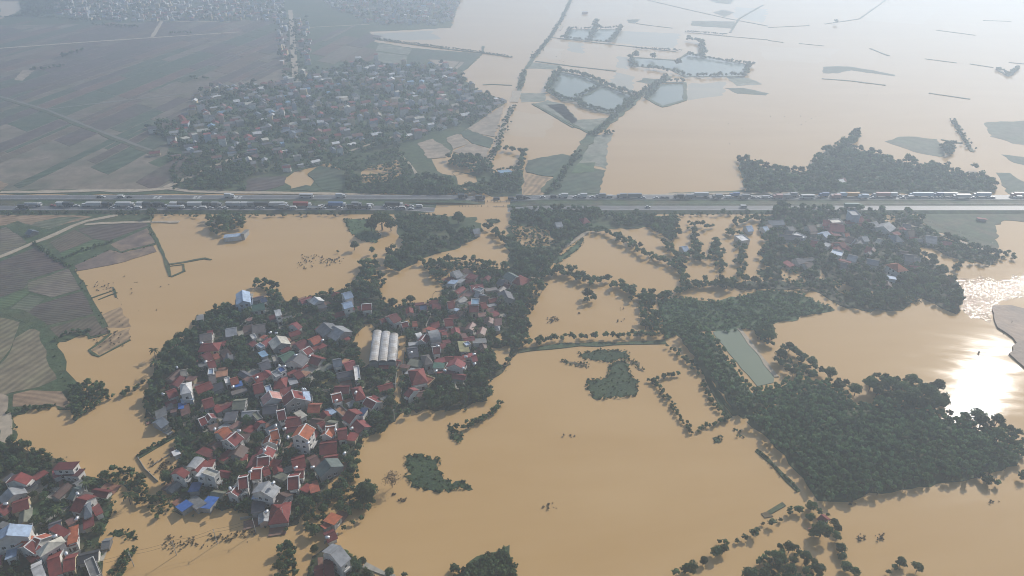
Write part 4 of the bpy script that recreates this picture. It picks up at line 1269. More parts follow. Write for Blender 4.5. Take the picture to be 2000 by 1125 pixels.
def proto(kind, colr):
    if (kind, colr) in PROTO: return PROTO[kind, colr]
    p = PAINT[colr]
    parts = []
    def add(name, me, loc=(0, 0, 0)): parts.append((name, me, loc))
    if kind == 'car':
        b = MB().prism([(-2.15, 0.32), (2.15, 0.32), (2.2, 0.62), (1.95, 0.80), (0.95, 0.92), (-1.7, 0.95), (-2.15, 0.85)], -0.85, 0.85)
        add('body', b.mesh('body', p))
        add('cabin', MB().prism([(-1.55, 0.93), (0.95, 0.9), (0.35, 1.40), (-1.1, 1.42)], -0.74, 0.74).mesh('cabin', M['glass']))
        add('roof_panel', MB().box((-0.38, 0, 1.435), (1.5, 1.38, 0.05)).mesh('roof_panel', p))
        for x in (-1.35, 1.35):
            for y in (-0.78, 0.78): add('wheel', W_S, (x, y, 0.33))
        for y in (-0.6, 0.6): add('headlight', LAMP, (2.18, y, 0.68))
    elif kind in ('van', 'bus'):
        L, Wd, H = (5.2, 1.9, 2.1) if kind == 'van' else (11.0, 2.5, 3.1)
        a = L / 2
        add('body', MB().prism([(-a, 0.45), (a, 0.45), (a, 1.0), (a - (0.9 if kind == 'van' else 0.2), H), (-a, H)], -Wd / 2, Wd / 2).mesh('body', p))
        gl = MB()
        for s in (-1, 1): gl.box((-0.2, s * (Wd / 2 + 0.01), H * 0.70), (L * 0.78, 0.05, H * 0.26))
        add('side_window', gl.mesh('side_window', M['glass']))
        add('windscreen', MB().box((a - (0.42 if kind == 'van' else 0.06), 0, H * 0.74), (0.12, Wd * 0.86, H * 0.34)).mesh('windscreen', M['glass']))
        for x in (-a * 0.6, a * 0.62):
            for y in (-Wd / 2 + 0.1, Wd / 2 - 0.1): add('wheel', W_S if kind == 'van' else W_L, (x, y, 0.36 if kind == 'van' else 0.52))
    else:
        L = {'truck': 8.0, 'lorry': 14.0, 'flatbed': 11.0, 'tanker': 13.0}[kind]
        a = L / 2
        cabp = PAINT['white'] if kind in ('lorry', 'flatbed') and colr != 'green' else p
        add('cab', MB().prism([(a - 2.1, 0.7), (a, 0.7), (a, 1.6), (a - 0.3, 2.7), (a - 2.1, 2.8)], -1.15, 1.15).mesh('cab', cabp))
        add('windscreen', MB().box((a - 0.12, 0, 2.05), (0.16, 2.0, 0.75)).mesh('windscreen', M['glass']))
        add('chassis', MB().box((-0.3, 0, 0.78), (L - 0.8, 1.0, 0.24)).mesh('chassis', M['frame']))
        if kind == 'flatbed':
            b = MB().box((-1.3, 0, 1.05), (L - 2.8, 2.4, 0.2))
            for s in (-1, 1): b.box((-1.3, s * 1.18, 1.4), (L - 2.8, 0.06, 0.5))
            add('cargo_bed', b.mesh('cargo_bed', p))
        elif kind == 'tanker':
            add('tank', MB().tube((-a + 0.3, 0, 1.95), (a - 2.6, 0, 1.95), 1.05, 1.05, 14).mesh('tank', p))
        else:
            add('cargo_box', MB().box((-1.2, 0, 2.2), (L - 2.7, 2.45, 2.55)).mesh('cargo_box', p))
        for x in ([a - 1.2, -a + 1.4, -a + 2.7] + ([a - 3.6] if L > 10 else [])):
            for y in (-1.0, 1.0): add('wheel', W_L, (x, y, 0.52))
        for y in (-0.85, 0.85): add('headlight', LAMP, (a + 0.02, y, 1.0))
    PROTO[kind, colr] = parts
    return parts
CNAME = dict(white='white', dark='black', red='dark red', blue='blue', green='green', grey='grey', silver='silver', orange='orange', pink='pink', paleblue='pale blue')
VNAME = dict(car=('car', 'parked_car', 'car'), van=('van', 'van', 'van'), bus=('bus', 'bus', 'bus'), truck=('box truck', 'box_truck', 'truck'), lorry=('container lorry', 'container_lorry', 'lorry'), flatbed=('flatbed lorry', 'flatbed_lorry', 'lorry'), tanker=('tank lorry', 'tank_lorry', 'lorry'))
VEH = []
def vehicles(spec, row, far, grp):
    for s in spec.split():
        px, k, c = s.split(':')[:3]
        rr = row
        if px[-1] in 'ab':
            rr = row[0] if px[-1] == 'a' else row[1]; px = px[:-1]
        elif isinstance(row, tuple): rr = row[0]
        kind = dict(c='car', v='van', u='bus', t='truck', l='lorry', f='flatbed', k='tanker')[k]
        colr = dict(w='white', d='dark', r='red', b='blue', n='green', g='grey', s='silver', o='orange', p='pink', q='paleblue')[c]
        x, y = at(float(px), rr, 1.2)
        VEH.append((x, y, kind, colr, far, grp))
vehicles('36b:c:w 48b:t:d 66a:k:w 104a:c:r 122a:t:w 135a:t:d 141a:c:w 151a:c:w 168a:v:w 188a:l:w 206a:c:d 211a:t:d 219b:c:w 227a:c:w 246a:l:w 254b:c:w 271b:v:w 278a:t:w 290a:t:d 300a:c:w 312a:t:d 326a:c:w 331b:c:s 345b:k:w 343a:t:w 358a:t:d 370a:c:w 385a:l:w 383b:c:w 398b:v:w 406a:t:d 412b:c:w 416a:c:s '
         '424a:t:g 431b:c:w 441b:c:w 452a:t:s 466a:t:w 475b:c:d 481a:t:w 494a:t:g 505b:c:w 514a:l:d 512b:c:w 530a:c:w 545a:l:w 556b:t:g 574b:v:w 591a:l:r 614b:f:w 630a:c:w 640a:c:d 632b:c:w 659a:l:b 664b:c:w 685a:c:w 688b:t:d 697a:t:g 712b:f:d 723a:v:w 754a:c:w 760b:c:w 770a:l:d 776b:c:w 786b:v:w 794a:c:r 803a:c:w 803b:c:w 819a:v:w',
         (403.8, 408.6), False, 'near queue')
vehicles('195:c:d 201:c:w 237:v:w 254:c:d 449:t:w 599:u:w 666:t:w 904:t:d 938:t:d 970:v:d 998:v:d 1017:t:d 1031:c:d 1060:c:w 1081:v:d 1100:t:w 1123:c:w 1137:t:w 1156:c:w 1173:t:g 1190:v:w 1214:t:g 1236:l:g', 386.8, True, 'far traffic')
vehicles('1256b:c:w 1281b:c:w 1293b:c:d 1302b:c:d 1325b:t:d 1343b:t:g 1366a:l:w 1381b:c:d 1400b:t:g 1408a:c:w 1421b:v:w 1434a:t:b 1452b:t:g 1462a:c:w 1470b:c:d 1479b:c:w 1493b:v:s 1505a:c:w 1505b:c:w 1518a:c:w 1518b:t:p 1532b:t:g 1546a:t:g 1556a:c:w 1576b:u:w 1601a:c:w 1608a:t:b 1598b:c:d 1627a:v:w 1631b:t:p 1643a:t:q '
         '1660a:l:o 1685b:t:q 1703b:c:w 1702a:c:w 1720a:l:p 1741a:t:w 1738b:c:d 1756a:c:w 1762b:c:w 1768a:c:s 1777b:v:w 1784a:t:q 1804a:l:q 1817b:c:w 1831a:t:b 1834b:c:w 1851a:l:w 1857b:c:s 1876b:l:w 1899b:c:w 1903a:c:w 1916a:l:q 1933b:c:w 1938b:c:w 1982a:t:p 1988b:v:w 1996a:t:w',
         (385.0, 388.3), True, 'far column')
vehicles('1265:c:w 1452:v:w 1665:l:n', 406.5, False, 'near traffic')
cnt = {}
VEH.sort(key=lambda v: v[0])
tot = {}
for v in VEH:
    tot[(v[2], v[3], v[5])] = tot.get((v[2], v[3], v[5]), 0) + 1
for x, y, kind, colr, far, grp in VEH:
    nm, on, cat = VNAME[kind]
    if kind == 'car': on = 'car'
    z = deck(x, far) + 0.02
    r = empty(on, (x, y, z), (math.pi if far and x > 40 else 0.0) + random.gauss(0, 0.02))
    for name, me, loc in proto(kind, colr):
        ob(name, me, r, loc)
    key = (kind, colr, grp)
    i = cnt.get(key, 0); cnt[key] = i + 1
    tens = ['', 'twenty-', 'thirty-', 'forty-']
    o_w = ORD[i] if i < 20 else tens[(i + 1) // 10 - 1] + ORD[(i + 1) % 10 - 1] if (i + 1) % 10 else ['', '', 'thirtieth', 'fortieth', 'fiftieth'][(i + 1) // 10]
    if tot[key] == 1: lab = f'the only {CNAME[colr]} {nm} on the expressway in the {grp}'
    else: lab = f'{CNAME[colr]} {nm}, {o_w} of its kind from the western end of the {grp}'
    tag(r, lab, cat, grp)

# ---------------------------------------------------------------- trees
def leaf_mat(name, c, c2):
    m = mat(name, c, rough=0.7, noise=0.35, scale=0.9, spec=0.25, color2=c2, mix_scale=0.12, mix_lo=0.35, mix_hi=0.65, per_obj=0.38, leaf=0.38)
    return m
M['leaf'] = leaf_mat('broadleaf foliage', (0.054, 0.104, 0.043), (0.082, 0.135, 0.052))
M['leaf2'] = leaf_mat('olive foliage', (0.062, 0.092, 0.034), (0.085, 0.115, 0.042))
M['leaf_plant'] = leaf_mat('plantation foliage', (0.092, 0.168, 0.076), (0.116, 0.192, 0.084))
M['leaf_dry'] = leaf_mat('dry twigs', (0.10, 0.075, 0.05), (0.13, 0.10, 0.06))
def mass_mat(name, c, c2):
    return mat(name, c, rough=0.7, noise=0.35, scale=0.9, spec=0.25, color2=c2, mix_scale=0.12, mix_lo=0.35, mix_hi=0.65, attr='tint', leaf=0.38)
M['leaf_mass'] = mass_mat('massed foliage', (0.058, 0.106, 0.046), (0.084, 0.134, 0.054))
M['plant_mass'] = mass_mat('massed plantation foliage', (0.092, 0.168, 0.076), (0.116, 0.192, 0.084))
PHI = (1 + 5 ** 0.5) / 2
ICO_V = np.array([(-1, PHI, 0), (1, PHI, 0), (-1, -PHI, 0), (1, -PHI, 0), (0, -1, PHI), (0, 1, PHI), (0, -1, -PHI), (0, 1, -PHI), (PHI, 0, -1), (PHI, 0, 1), (-PHI, 0, -1), (-PHI, 0, 1)]) / math.hypot(1, PHI)
ICO_F = np.array([(0, 11, 5), (0, 5, 1), (0, 1, 7), (0, 7, 10), (0, 10, 11), (1, 5, 9), (5, 11, 4), (11, 10, 2), (10, 7, 6), (7, 1, 8), (3, 9, 4), (3, 4, 2), (3, 2, 6), (3, 6, 8), (3, 8, 9), (4, 9, 5), (2, 4, 11), (6, 2, 10), (8, 6, 7), (9, 8, 1)])
def crown_arrays(seed, n, size, lobes, spread=0.5, flat=0.8, core=0.62, zc=1.0, loose=0.18):
    """a crown of unit radius centred at height zc: leaf clumps over several lobes round small solid hearts"""
    g = np.random.default_rng(seed)
    LC, LR = [], []
    for i in range(lobes):
        a = 2 * math.pi * i / lobes + g.uniform(-0.5, 0.5)
        d = spread * g.uniform(0.7, 1.1) if lobes > 1 else 0
        LC.append((d * math.cos(a), d * math.sin(a), zc + g.uniform(-0.28, 0.30) * flat)); LR.append(g.uniform(0.30, 0.56) if lobes > 1 else 0.9)
    if lobes > 1:
        LC.append((g.uniform(-.1, .1), g.uniform(-.1, .1), zc + 0.42 * flat)); LR.append(g.uniform(0.42, 0.6))
    LC, LR = np.array(LC), np.array(LR)
    V, F = [], []
    nv = 0
    for c, r in zip(LC, LR):
        V.append(ICO_V * r * core * g.uniform(0.8, 1.2, (12, 1)) * (1, 1, flat) + c); F.append(ICO_F + nv); nv += 12
    k = g.choice(len(LC), n, p=LR ** 2 / (LR ** 2).sum())
    d = g.normal(size=(n, 3)); d[:, 2] = np.abs(d[:, 2]) * 0.9 + d[:, 2] * 0.35
    d /= np.linalg.norm(d, axis=1, keepdims=True)
    pos = LC[k] + d * (LR[k] * g.uniform(1 - loose * 1.6, 1 + loose, n))[:, None] * (1, 1, flat)
    nr = d + g.normal(scale=0.55, size=(n, 3)); nr /= np.linalg.norm(nr, axis=1, keepdims=True)
    t = np.cross(nr, g.normal(size=(n, 3))); t /= np.linalg.norm(t, axis=1, keepdims=True)
    bt = np.cross(nr, t)
    s = size * g.uniform(0.6, 1.35, n)[:, None]
    q = np.stack([pos - t * s * 0.9, pos - bt * s * 0.62, pos + t * s * 0.9, pos + bt * s * 0.62], 1).reshape(-1, 3)
    i0 = np.arange(n) * 4 + nv
    F.append(np.stack([i0, i0 + 1, i0 + 2], 1)); F.append(np.stack([i0, i0 + 2, i0 + 3], 1))
    return np.concatenate(V + [q]).astype(np.float32), np.concatenate(F).astype(np.int32)
def np_mesh(name, V, F, m, tint=None):
    me = bpy.data.meshes.new(name)
    me.vertices.add(len(V)); me.vertices.foreach_set('co', np.ascontiguousarray(V, np.float32).ravel())
    me.loops.add(F.size); me.loops.foreach_set('vertex_index', np.ascontiguousarray(F, np.int32).ravel())
    me.polygons.add(len(F)); me.polygons.foreach_set('loop_start', np.arange(0, F.size, 3, dtype=np.int32))
    try:
        me.polygons.foreach_set('loop_total', np.full(len(F), 3, np.int32))
    except Exception:
        pass
    me.materials.append(m)
    if tint is not None:
        a = me.attributes.new('tint', 'FLOAT', 'POINT'); a.data.foreach_set('value', tint.astype(np.float32))
    me.update(calc_edges=True)
    return me
def trunk_mesh(seed, h=1.0):
    g = random.Random(seed)
    b = MB()
    b.tube((0, 0, -0.5), (0.02, 0, h * 0.7), 0.09, 0.05, 7)
    for i in range(4):
        a = i * 1.6 + g.uniform(-.4, .4)
        b.tube((0.01, 0, h * g.uniform(0.4, 0.65)), (0.5 * math.cos(a), 0.5 * math.sin(a), h * g.uniform(0.85, 1.1)), 0.04, 0.015, 5)
    return b.mesh('trunk', M['bark'])
CROWN = [np_mesh('crown', *crown_arrays(100 + i, 800, 0.12, 5 + i % 4, 0.46 + 0.07 * (i % 3), 0.75 + 0.1 * (i % 3)), M['leaf'] if i % 3 else M['leaf2']) for i in range(9)]
TRUNK = [trunk_mesh(i) for i in range(4)]
CROWN_P = [np_mesh('crown', *crown_arrays(300 + i, 260, 0.21, 3 + i % 2, 0.36, 0.95), M['leaf_plant']) for i in range(6)]
LOW = [crown_arrays(500 + i, 54, 0.30, 4, 0.44 + 0.05 * (i % 3), 0.75 + 0.12 * (i % 3), 0.74) for i in range(10)]
TINY = [crown_arrays(700 + i, 20, 0.42, 1, 0, 0.8, 0.7) for i in range(8)]
LOWP = [crown_arrays(600 + i, 62, 0.34, 3, 0.36, 0.95, 0.72) for i in range(6)]
LANE_W = [l for l in LANES]
def free(x, y, r, m=0.55):
    for cx, cy, a, b, ca, sa in HRECT:
        dx, dy = x - cx, y - cy
        if abs(dx) > a + b + r or abs(dy) > a + b + r: continue
        u, v = dx * ca + dy * sa, -dx * sa + dy * ca
        if abs(u) < a + r * m and abs(v) < b + r * m: return False
    for cx, cy, a, b, ca, sa in HYARD:
        dx, dy = x - cx, y - cy
        if abs(dx) > a + b or abs(dy) > a + b: continue
        if abs(dx * ca + dy * sa) < a and abs(-dx * sa + dy * ca) < b: return False
    for l in LANE_W:
        if inside((x, y), l): return False
    return True
TREES = []       # x, y, radius, height of the crown's centre, group
GRIDC = {}
def near_ok(x, y, r, k):
    gx, gy = int(x // 12), int(y // 12)
    for i in (-1, 0, 1):
        for j in (-1, 0, 1):
            for (a, b, q) in GRIDC.get((gx + i, gy + j), ()):
                if (a - x) ** 2 + (b - y) ** 2 < (k * (q + r)) ** 2: return False
    return True
def plant(x, y, r, group, hk=1.15, check=None, where=None, zb=0.0):
    if check is not None and not near_ok(x, y, r, check): return False
    GRIDC.setdefault((int(x // 12), int(y // 12)), []).append((x, y, r))
    TREES.append((x, y, r, hk, group, zb))
    return True
KG = 0.66
def grove(px, r0, r1, group, k=0.56, tries=None, hk=1.1, holes=(), world_poly=None):
    r0, r1 = r0 * KG, r1 * KG
    poly = world_poly or P(px)
    xs, ys = [p[0] for p in poly], [p[1] for p in poly]
    A = abs(sum(poly[i][0] * poly[i - 1][1] - poly[i - 1][0] * poly[i][1] for i in range(len(poly)))) / 2
    n = int(tries or A / (((r0 + r1) / 2) ** 2) * 4.0)
    hp = [P(h) for h in holes]
    for _ in range(n):
        x, y = random.uniform(min(xs), max(xs)), random.uniform(min(ys), max(ys))
        if not inside((x, y), poly) or any(inside((x, y), h) for h in hp): continue
        r = r0 * 0.72 + (r1 * 1.25 - r0 * 0.72) * random.random() ** 1.9
        if not free(x, y, r): 
            r = r0 * 0.72
            if not free(x, y, r): continue
        plant(x, y, r, group, hk, k)
TB_NAME = 'trees on the banks of the flooded ponds'
def treeline(px, r0, r1, group, gap=1.25, jit=0.8, hk=1.0, skip=0.0):
    r0, r1 = r0 * 0.76, r1 * 0.76
    pts = P(px)
    for a, b in zip(pts, pts[1:]):
        d = math.hypot(b[0] - a[0], b[1] - a[1]); t = 0
        while t < d:
            r = random.uniform(r0, r1)
            if random.random() > skip:
                x, y = a[0] + (b[0] - a[0]) * t / d + random.gauss(0, jit), a[1] + (b[1] - a[1]) * t / d + random.gauss(0, jit)
                if free(x, y, r): plant(x, y, r, group, hk, 0.35)
            t += r * gap * (0.72 if group == TB_NAME else 1.0) * random.uniform(0.8, 1.3)
def spots(lst, group, hk=1.0):
    hk = min(hk, 0.86)
    for px, py, rp in lst:
        # the drawn circle is the crown seen at about its mid height
        x, y = at(px, py)
        s = FPX / (y * CP + CAM_H * SP)
        r = rp / s
        x, y = at(px, py, r * hk)
        plant(x, y, r, group, hk)
g = 'trees of the belt below the expressway'
spots([(745, 430, 24), (725, 440, 14), (763, 440, 14), (895, 424, 15), (692, 480, 11), (727, 490, 7), (733, 503, 6), (295, 414, 12), (1243, 412, 6), (1412, 413, 6), (437, 432, 16), (660, 492, 3)], g, 1.1)
grove([(780, 461), (804, 458), (855, 465), (899, 458), (922, 445), (939, 461), (899, 482), (865, 488), (838, 499), (818, 515), (797, 499), (790, 478)], 2.5, 4.5, g)
grove([(750, 515), (757, 505), (765, 490), (800, 490), (805, 515), (780, 530), (755, 528)], 2.5, 4, g)
grove([(709, 512), (737, 519), (757, 556), (730, 583), (689, 566), (703, 539)], 3, 5, g)
grove([(820, 515), (865, 510), (900, 508), (940, 515), (1000, 527), (1012, 560), (975, 575), (960, 560), (915, 550), (895, 528), (872, 535), (860, 560), (842, 540)], 2.2, 4.2, g)
grove([(405, 428), (450, 422), (478, 430), (480, 448), (440, 458), (420, 462), (410, 450)], 3, 4.5, 'trees of the drowned grove')
treeline([(945, 446), (968, 455), (990, 475), (1008, 495)], 2.5, 4, g, 0.8, 1.5)
grove([(1000, 413), (1172, 413), (1176, 421), (1150, 440), (1110, 468), (1088, 470), (1076, 452), (1040, 438), (1000, 438)], 2.2, 4, g)
grove([(1000, 485), (1030, 492), (1075, 488), (1060, 525), (1035, 545), (1005, 545)], 2.8, 4.6, g)
treeline([(1150, 445), (1110, 475), (1080, 500), (1062, 530)], 2, 3.5, g, 0.8, 1.5)
TB = 'trees on the banks of the flooded ponds'
treeline([(1145, 448), (1200, 462), (1228, 480), (1250, 497), (1290, 510), (1312, 522)], 2.2, 3.6, TB, 0.7, 2.0)
treeline([(1180, 428), (1250, 432), (1310, 436), (1308, 465)], 2.0, 3.4, TB, 0.7, 3.0)
grove([(1200, 428), (1318, 430), (1312, 466), (1290, 462), (1262, 440), (1205, 445)], 2, 3.5, TB)
treeline([(1065, 535), (1110, 536), (1150, 556), (1185, 552), (1215, 565), (1245, 580), (1272, 592)], 2.4, 3.8, TB, 0.6, 2.4)
treeline([(1272, 590), (1320, 572), (1360, 562), (1395, 558)], 2, 3.2, TB, 0.8, 2.0)
spots([(1148, 572, 13), (1160, 582, 9), (1145, 588, 7)], TB, 1.0)
grove([(1240, 582), (1275, 590), (1285, 640), (1300, 662), (1258, 645), (1250, 610)], 2.2, 3.6, TB)
treeline([(1008, 680), (1060, 668), (1100, 664), (1200, 660), (1300, 658)], 2.0, 2.9, 'row of trees on the straight bank', 0.9, 0.9)
grove([(1005, 548), (1060, 542), (1070, 562), (1048, 590), (1036, 620), (1030, 665), (1000, 685), (990, 690), (1012, 640), (1028, 600)], 2.4, 4, TB)
for l in ([(1316, 425), (1312, 470)], [(1350, 441), (1392, 446)], [(1353, 452), (1358, 480), (1360, 508)], [(1395, 472), (1400, 500), (1405, 532)], [(1450, 470), (1448, 510), (1443, 545)], [(1298, 478), (1322, 512), (1337, 552)], [(1330, 560), (1370, 560), (1400, 560), (1442, 556)],
          [(1340, 500), (1362, 508), (1385, 508)], [(1420, 455), (1455, 470)], [(1500, 455), (1500, 500)], [(1490, 500), (1510, 545)], [(1430, 440), (1490, 430)]):
    treeline(l, 2.0, 3.2, TB, 0.75, 1.8)
spots([(1420, 553, 14), (1408, 545, 9), (1432, 546, 9), (1362, 490, 8)], TB, 0.9)
g = 'trees of the main village'
grove([(300, 775), (313, 708), (331, 685), (349, 672), (365, 659), (383, 645), (388, 668), (388, 690), (392, 710), (380, 732), (350, 722), (330, 760), (320, 800), (300, 822), (285, 802), (285, 780)], 2.6, 4.4, 'trees of the western village rim')
grove([(392, 642), (400, 620), (425, 603), (445, 596), (458, 610), (452, 628), (430, 642), (400, 652)], 2.6, 4, 'trees of the western village rim')
grove([(485, 570), (510, 553), (540, 558), (550, 585), (537, 602), (520, 590), (526, 574), (505, 566)], 2.4, 3.8, 'trees round the light blue flooded house')
grove([(828, 784), (831, 765), (846, 742), (865, 735), (897, 740), (910, 750), (938, 734), (953, 732), (955, 750), (960, 762), (960, 780), (930, 788), (907, 794), (877, 802), (846, 802)], 2.4, 4.4, 'trees of the dense eastern grove')
grove([(930, 702), (960, 695), (988, 705), (985, 722), (955, 738), (938, 728)], 2.2, 3.8, 'trees of the dense eastern grove')
grove([(655, 945), (700, 935), (730, 955), (735, 985), (715, 1005), (690, 1010), (662, 1000), (650, 970)], 2.6, 4.2, 'trees of the southern spit')
spots([(712, 962, 20), (700, 985, 14)], 'trees of the southern spit', 1.1)
grove([(575, 962), (610, 955), (640, 965), (650, 990), (640, 1008), (630, 1035), (610, 1050), (592, 1030), (585, 1010), (572, 990)], 2.2, 4.0, 'trees of the southern spit')
grove([(672, 890), (700, 888), (698, 925), (690, 945), (672, 935), (664, 915)], 1.8, 3.0, 'trees along the eastern rim')
spots([(700, 873, 9), (715, 850, 8), (744, 838, 11), (762, 820, 8), (752, 826, 7), (797, 806, 9), (806, 798, 7), (683, 900, 10), (613, 1072, 10), (559, 1034, 5), (706, 1012, 7), (690, 1020, 6), (672, 1032, 6), (660, 1020, 7)], 'trees along the eastern rim', 0.95)
grove([(560, 1055), (573, 1070), (582, 1130), (540, 1135), (545, 1085)], 1.8, 2.8, 'trees of the narrow thicket')
grove([(655, 1082), (690, 1090), (712, 1105), (725, 1135), (655, 1140)], 1.8, 3.0, 'trees round the islet house')
spots([(760, 1118, 10), (790, 1124, 7), (640, 1078, 5), (612, 1100, 6), (606, 1112, 6)], 'trees round the islet house', 0.9)
treeline([(880, 1122), (915, 1118), (950, 1122), (1000, 1120)], 1.4, 2.4, 'shrubs of the corner marsh', 0.9, 1.2, 0.8)
grove([(985, 1072), (998, 1098), (1010, 1128), (950, 1135), (905, 1112), (950, 1085)], 0.9, 1.7, 'shrubs of the corner marsh', 0.75, None, 0.8)
treeline([(897, 839), (935, 825), (972, 800), (980, 787)], 1.4, 2.2, 'trees on the short eastern bank', 0.8, 0.7, 0.85)
grove([(193, 948), (220, 921), (250, 914), (270, 927), (290, 944), (294, 961), (331, 975), (338, 988), (318, 1025), (304, 1012), (287, 995), (263, 981), (247, 961), (233, 944), (209, 948)], 1.5, 2.8, 'trees of the belt between the villages')
grove([(216, 1125), (240, 1085), (262, 1068), (270, 1070), (252, 1105), (240, 1135)], 1.3, 2.2, 'shrubs by the corner village')
grove([(140, 758), (190, 747), (214, 770), (190, 798), (152, 818), (136, 802)], 1.8, 3.0, 'thicket beside the fields')
treeline([(215, 780), (245, 770), (285, 755)], 1.4, 2.4, 'thicket beside the fields', 1.0, 1.5, 0.9)
grove([(-20, 880), (40, 866), (95, 890), (108, 918), (60, 925), (20, 925), (-20, 935)], 2.2, 3.6, 'trees behind the corner village')
treeline([(20, 808), (60, 800), (100, 795)], 1.2, 2.0, 'thicket beside the fields', 1.0, 0.8, 0.7)
treeline([(112, 662), (150, 648), (175, 652)], 1.2, 2.2, 'thicket beside the fields', 0.9, 0.8, 0.8)
treeline([(272, 890), (300, 873), (345, 850)], 0.9, 1.5, 'hedge of the walled yard', 1.0, 0.4, 0.7)
grove(SWV, 1.3, 2.8, 'trees in the corner village', 0.72, 2200, 0.95)
KG = 0.82
grove(NEAR, 1.6, 3.4, g, 0.62, 9000, 1.0)
KG = 0.66
treeline([(120, 507), (165, 490), (215, 474)], 1.0, 1.8, 'thicket beside the fields', 1.0, 0.8, 0.7)
treeline([(68, 475), (100, 502), (135, 522)], 1.0, 1.6, 'thicket beside the fields', 1.3, 0.8, 0.7)
# trees of the lower right
B = 'trees on the curved bank of the lower flood'
spots([(1543, 998, 8), (1556, 995, 8), (1563, 996, 9), (1585, 988, 12), (1583, 1010, 10), (1600, 1000, 8), (1617, 1005, 5), (1605, 1036, 19), (1590, 1042, 10), (1630, 1020, 10), (1636, 1032, 10), (1635, 1048, 11), (1642, 1070, 12), (1646, 1086, 10), (1655, 1106, 13), (1670, 1118, 10), (1508, 1022, 9), (1524, 1015, 5),
       (1320, 1118, 9), (1350, 1108, 14), (1337, 1112, 9), (1375, 1095, 11), (1400, 1078, 12), (1413, 1072, 11), (1418, 1060, 8), (1406, 1058, 5), (1440, 1056, 6), (1455, 1050, 7), (1473, 1042, 9), (1480, 1034, 6), (1490, 1023, 4), (1760, 1098, 12), (1748, 1108, 8), (1793, 1108, 13), (1735, 1118, 6)], B, 0.95)
grove([(1455, 1140), (1490, 1085), (1530, 1068), (1565, 1078), (1575, 1098), (1600, 1108), (1615, 1140)], 2.4, 4.2, B)
E4 = 'trees on the banks of the drowned enclosure'
treeline([(1272, 745), (1300, 775), (1330, 822), (1350, 848)], 1.0, 1.8, E4, 0.9, 0.7, 0.9)
treeline([(1365, 843), (1395, 832), (1422, 820)], 1.0, 1.7, E4, 0.9, 0.6, 0.9)
treeline([(1270, 745), (1300, 738), (1322, 735)], 1.4, 2.2, E4, 0.8, 0.8, 0.9)
treeline([(1370, 748), (1390, 785), (1412, 815)], 1.0, 1.9, E4, 1.0, 0.8, 0.9)
treeline([(1310, 680), (1340, 705), (1365, 735)], 1.2, 2.2, E4, 0.9, 1.2, 0.9)
treeline([(1480, 882), (1520, 920), (1558, 958)], 0.5, 0.9, E4, 0.9, 0.4, 0.7)
KG = 0.92
PB = 'large trees round the plantation'
grove([(1470, 640), (1490, 632), (1510, 650), (1508, 680), (1482, 672)], 2.6, 4, PB)
grove([(1512, 692), (1540, 682), (1562, 692), (1600, 722), (1650, 755), (1688, 772), (1678, 788), (1640, 770), (1605, 740), (1550, 738), (1515, 718)], 2.2, 3.8, PB)
grove([(1697, 745), (1715, 735), (1735, 748), (1790, 745), (1825, 762), (1848, 792), (1830, 808), (1760, 800), (1715, 795), (1695, 772)], 2.4, 4, PB)
grove([(1840, 805), (1870, 812), (1900, 812), (1940, 828), (1975, 845), (2000, 862), (2000, 895), (1960, 880), (1900, 840), (1850, 825)], 2.2, 3.8, PB)
spots([(1930, 938, 12), (1948, 945, 8), (1915, 930, 9), (1996, 930, 9)], PB, 0.9)
KG = 0.74
EV = 'trees of the eastern village'
EVH = [[(1516, 545), (1527, 518), (1575, 530), (1577, 555), (1540, 554)], [(1626, 546), (1668, 561), (1664, 578), (1632, 572)], [(1720, 426), (1740, 418), (1755, 425), (1747, 442), (1726, 434)], [(1518, 468), (1554, 475), (1552, 488), (1523, 482)], [(1760, 575), (1775, 572), (1800, 590), (1790, 600)], [(1690, 565), (1712, 570), (1705, 582)],
       [(1762, 452), (1790, 456), (1785, 478), (1765, 474)], [(1600, 525), (1612, 520), (1608, 545), (1598, 545)], [(1806, 560), (1830, 566), (1826, 578)]]
grove(RV, 2.2, 4.2, EV, 0.66, 3800, holes=EVH)
grove([(1510, 412), (1600, 408), (1640, 418), (1600, 432), (1520, 430)], 3, 5, EV)
grove([(1640, 545), (1740, 550), (1790, 520), (1860, 548), (1878, 590), (1870, 610), (1800, 580), (1740, 606), (1690, 600)], 3, 5, EV)
treeline([(1830, 470), (1870, 484), (1905, 500)], 1.8, 2.8, EV, 0.9, 1.5)
treeline([(1880, 500), (1920, 505), (1960, 500), (1995, 510)], 1.6, 2.8, EV, 1.0, 3)
treeline([(1862, 530), (1878, 515), (1900, 515)], 1.6, 2.6, EV, 1.0, 1)
KG = 0.66
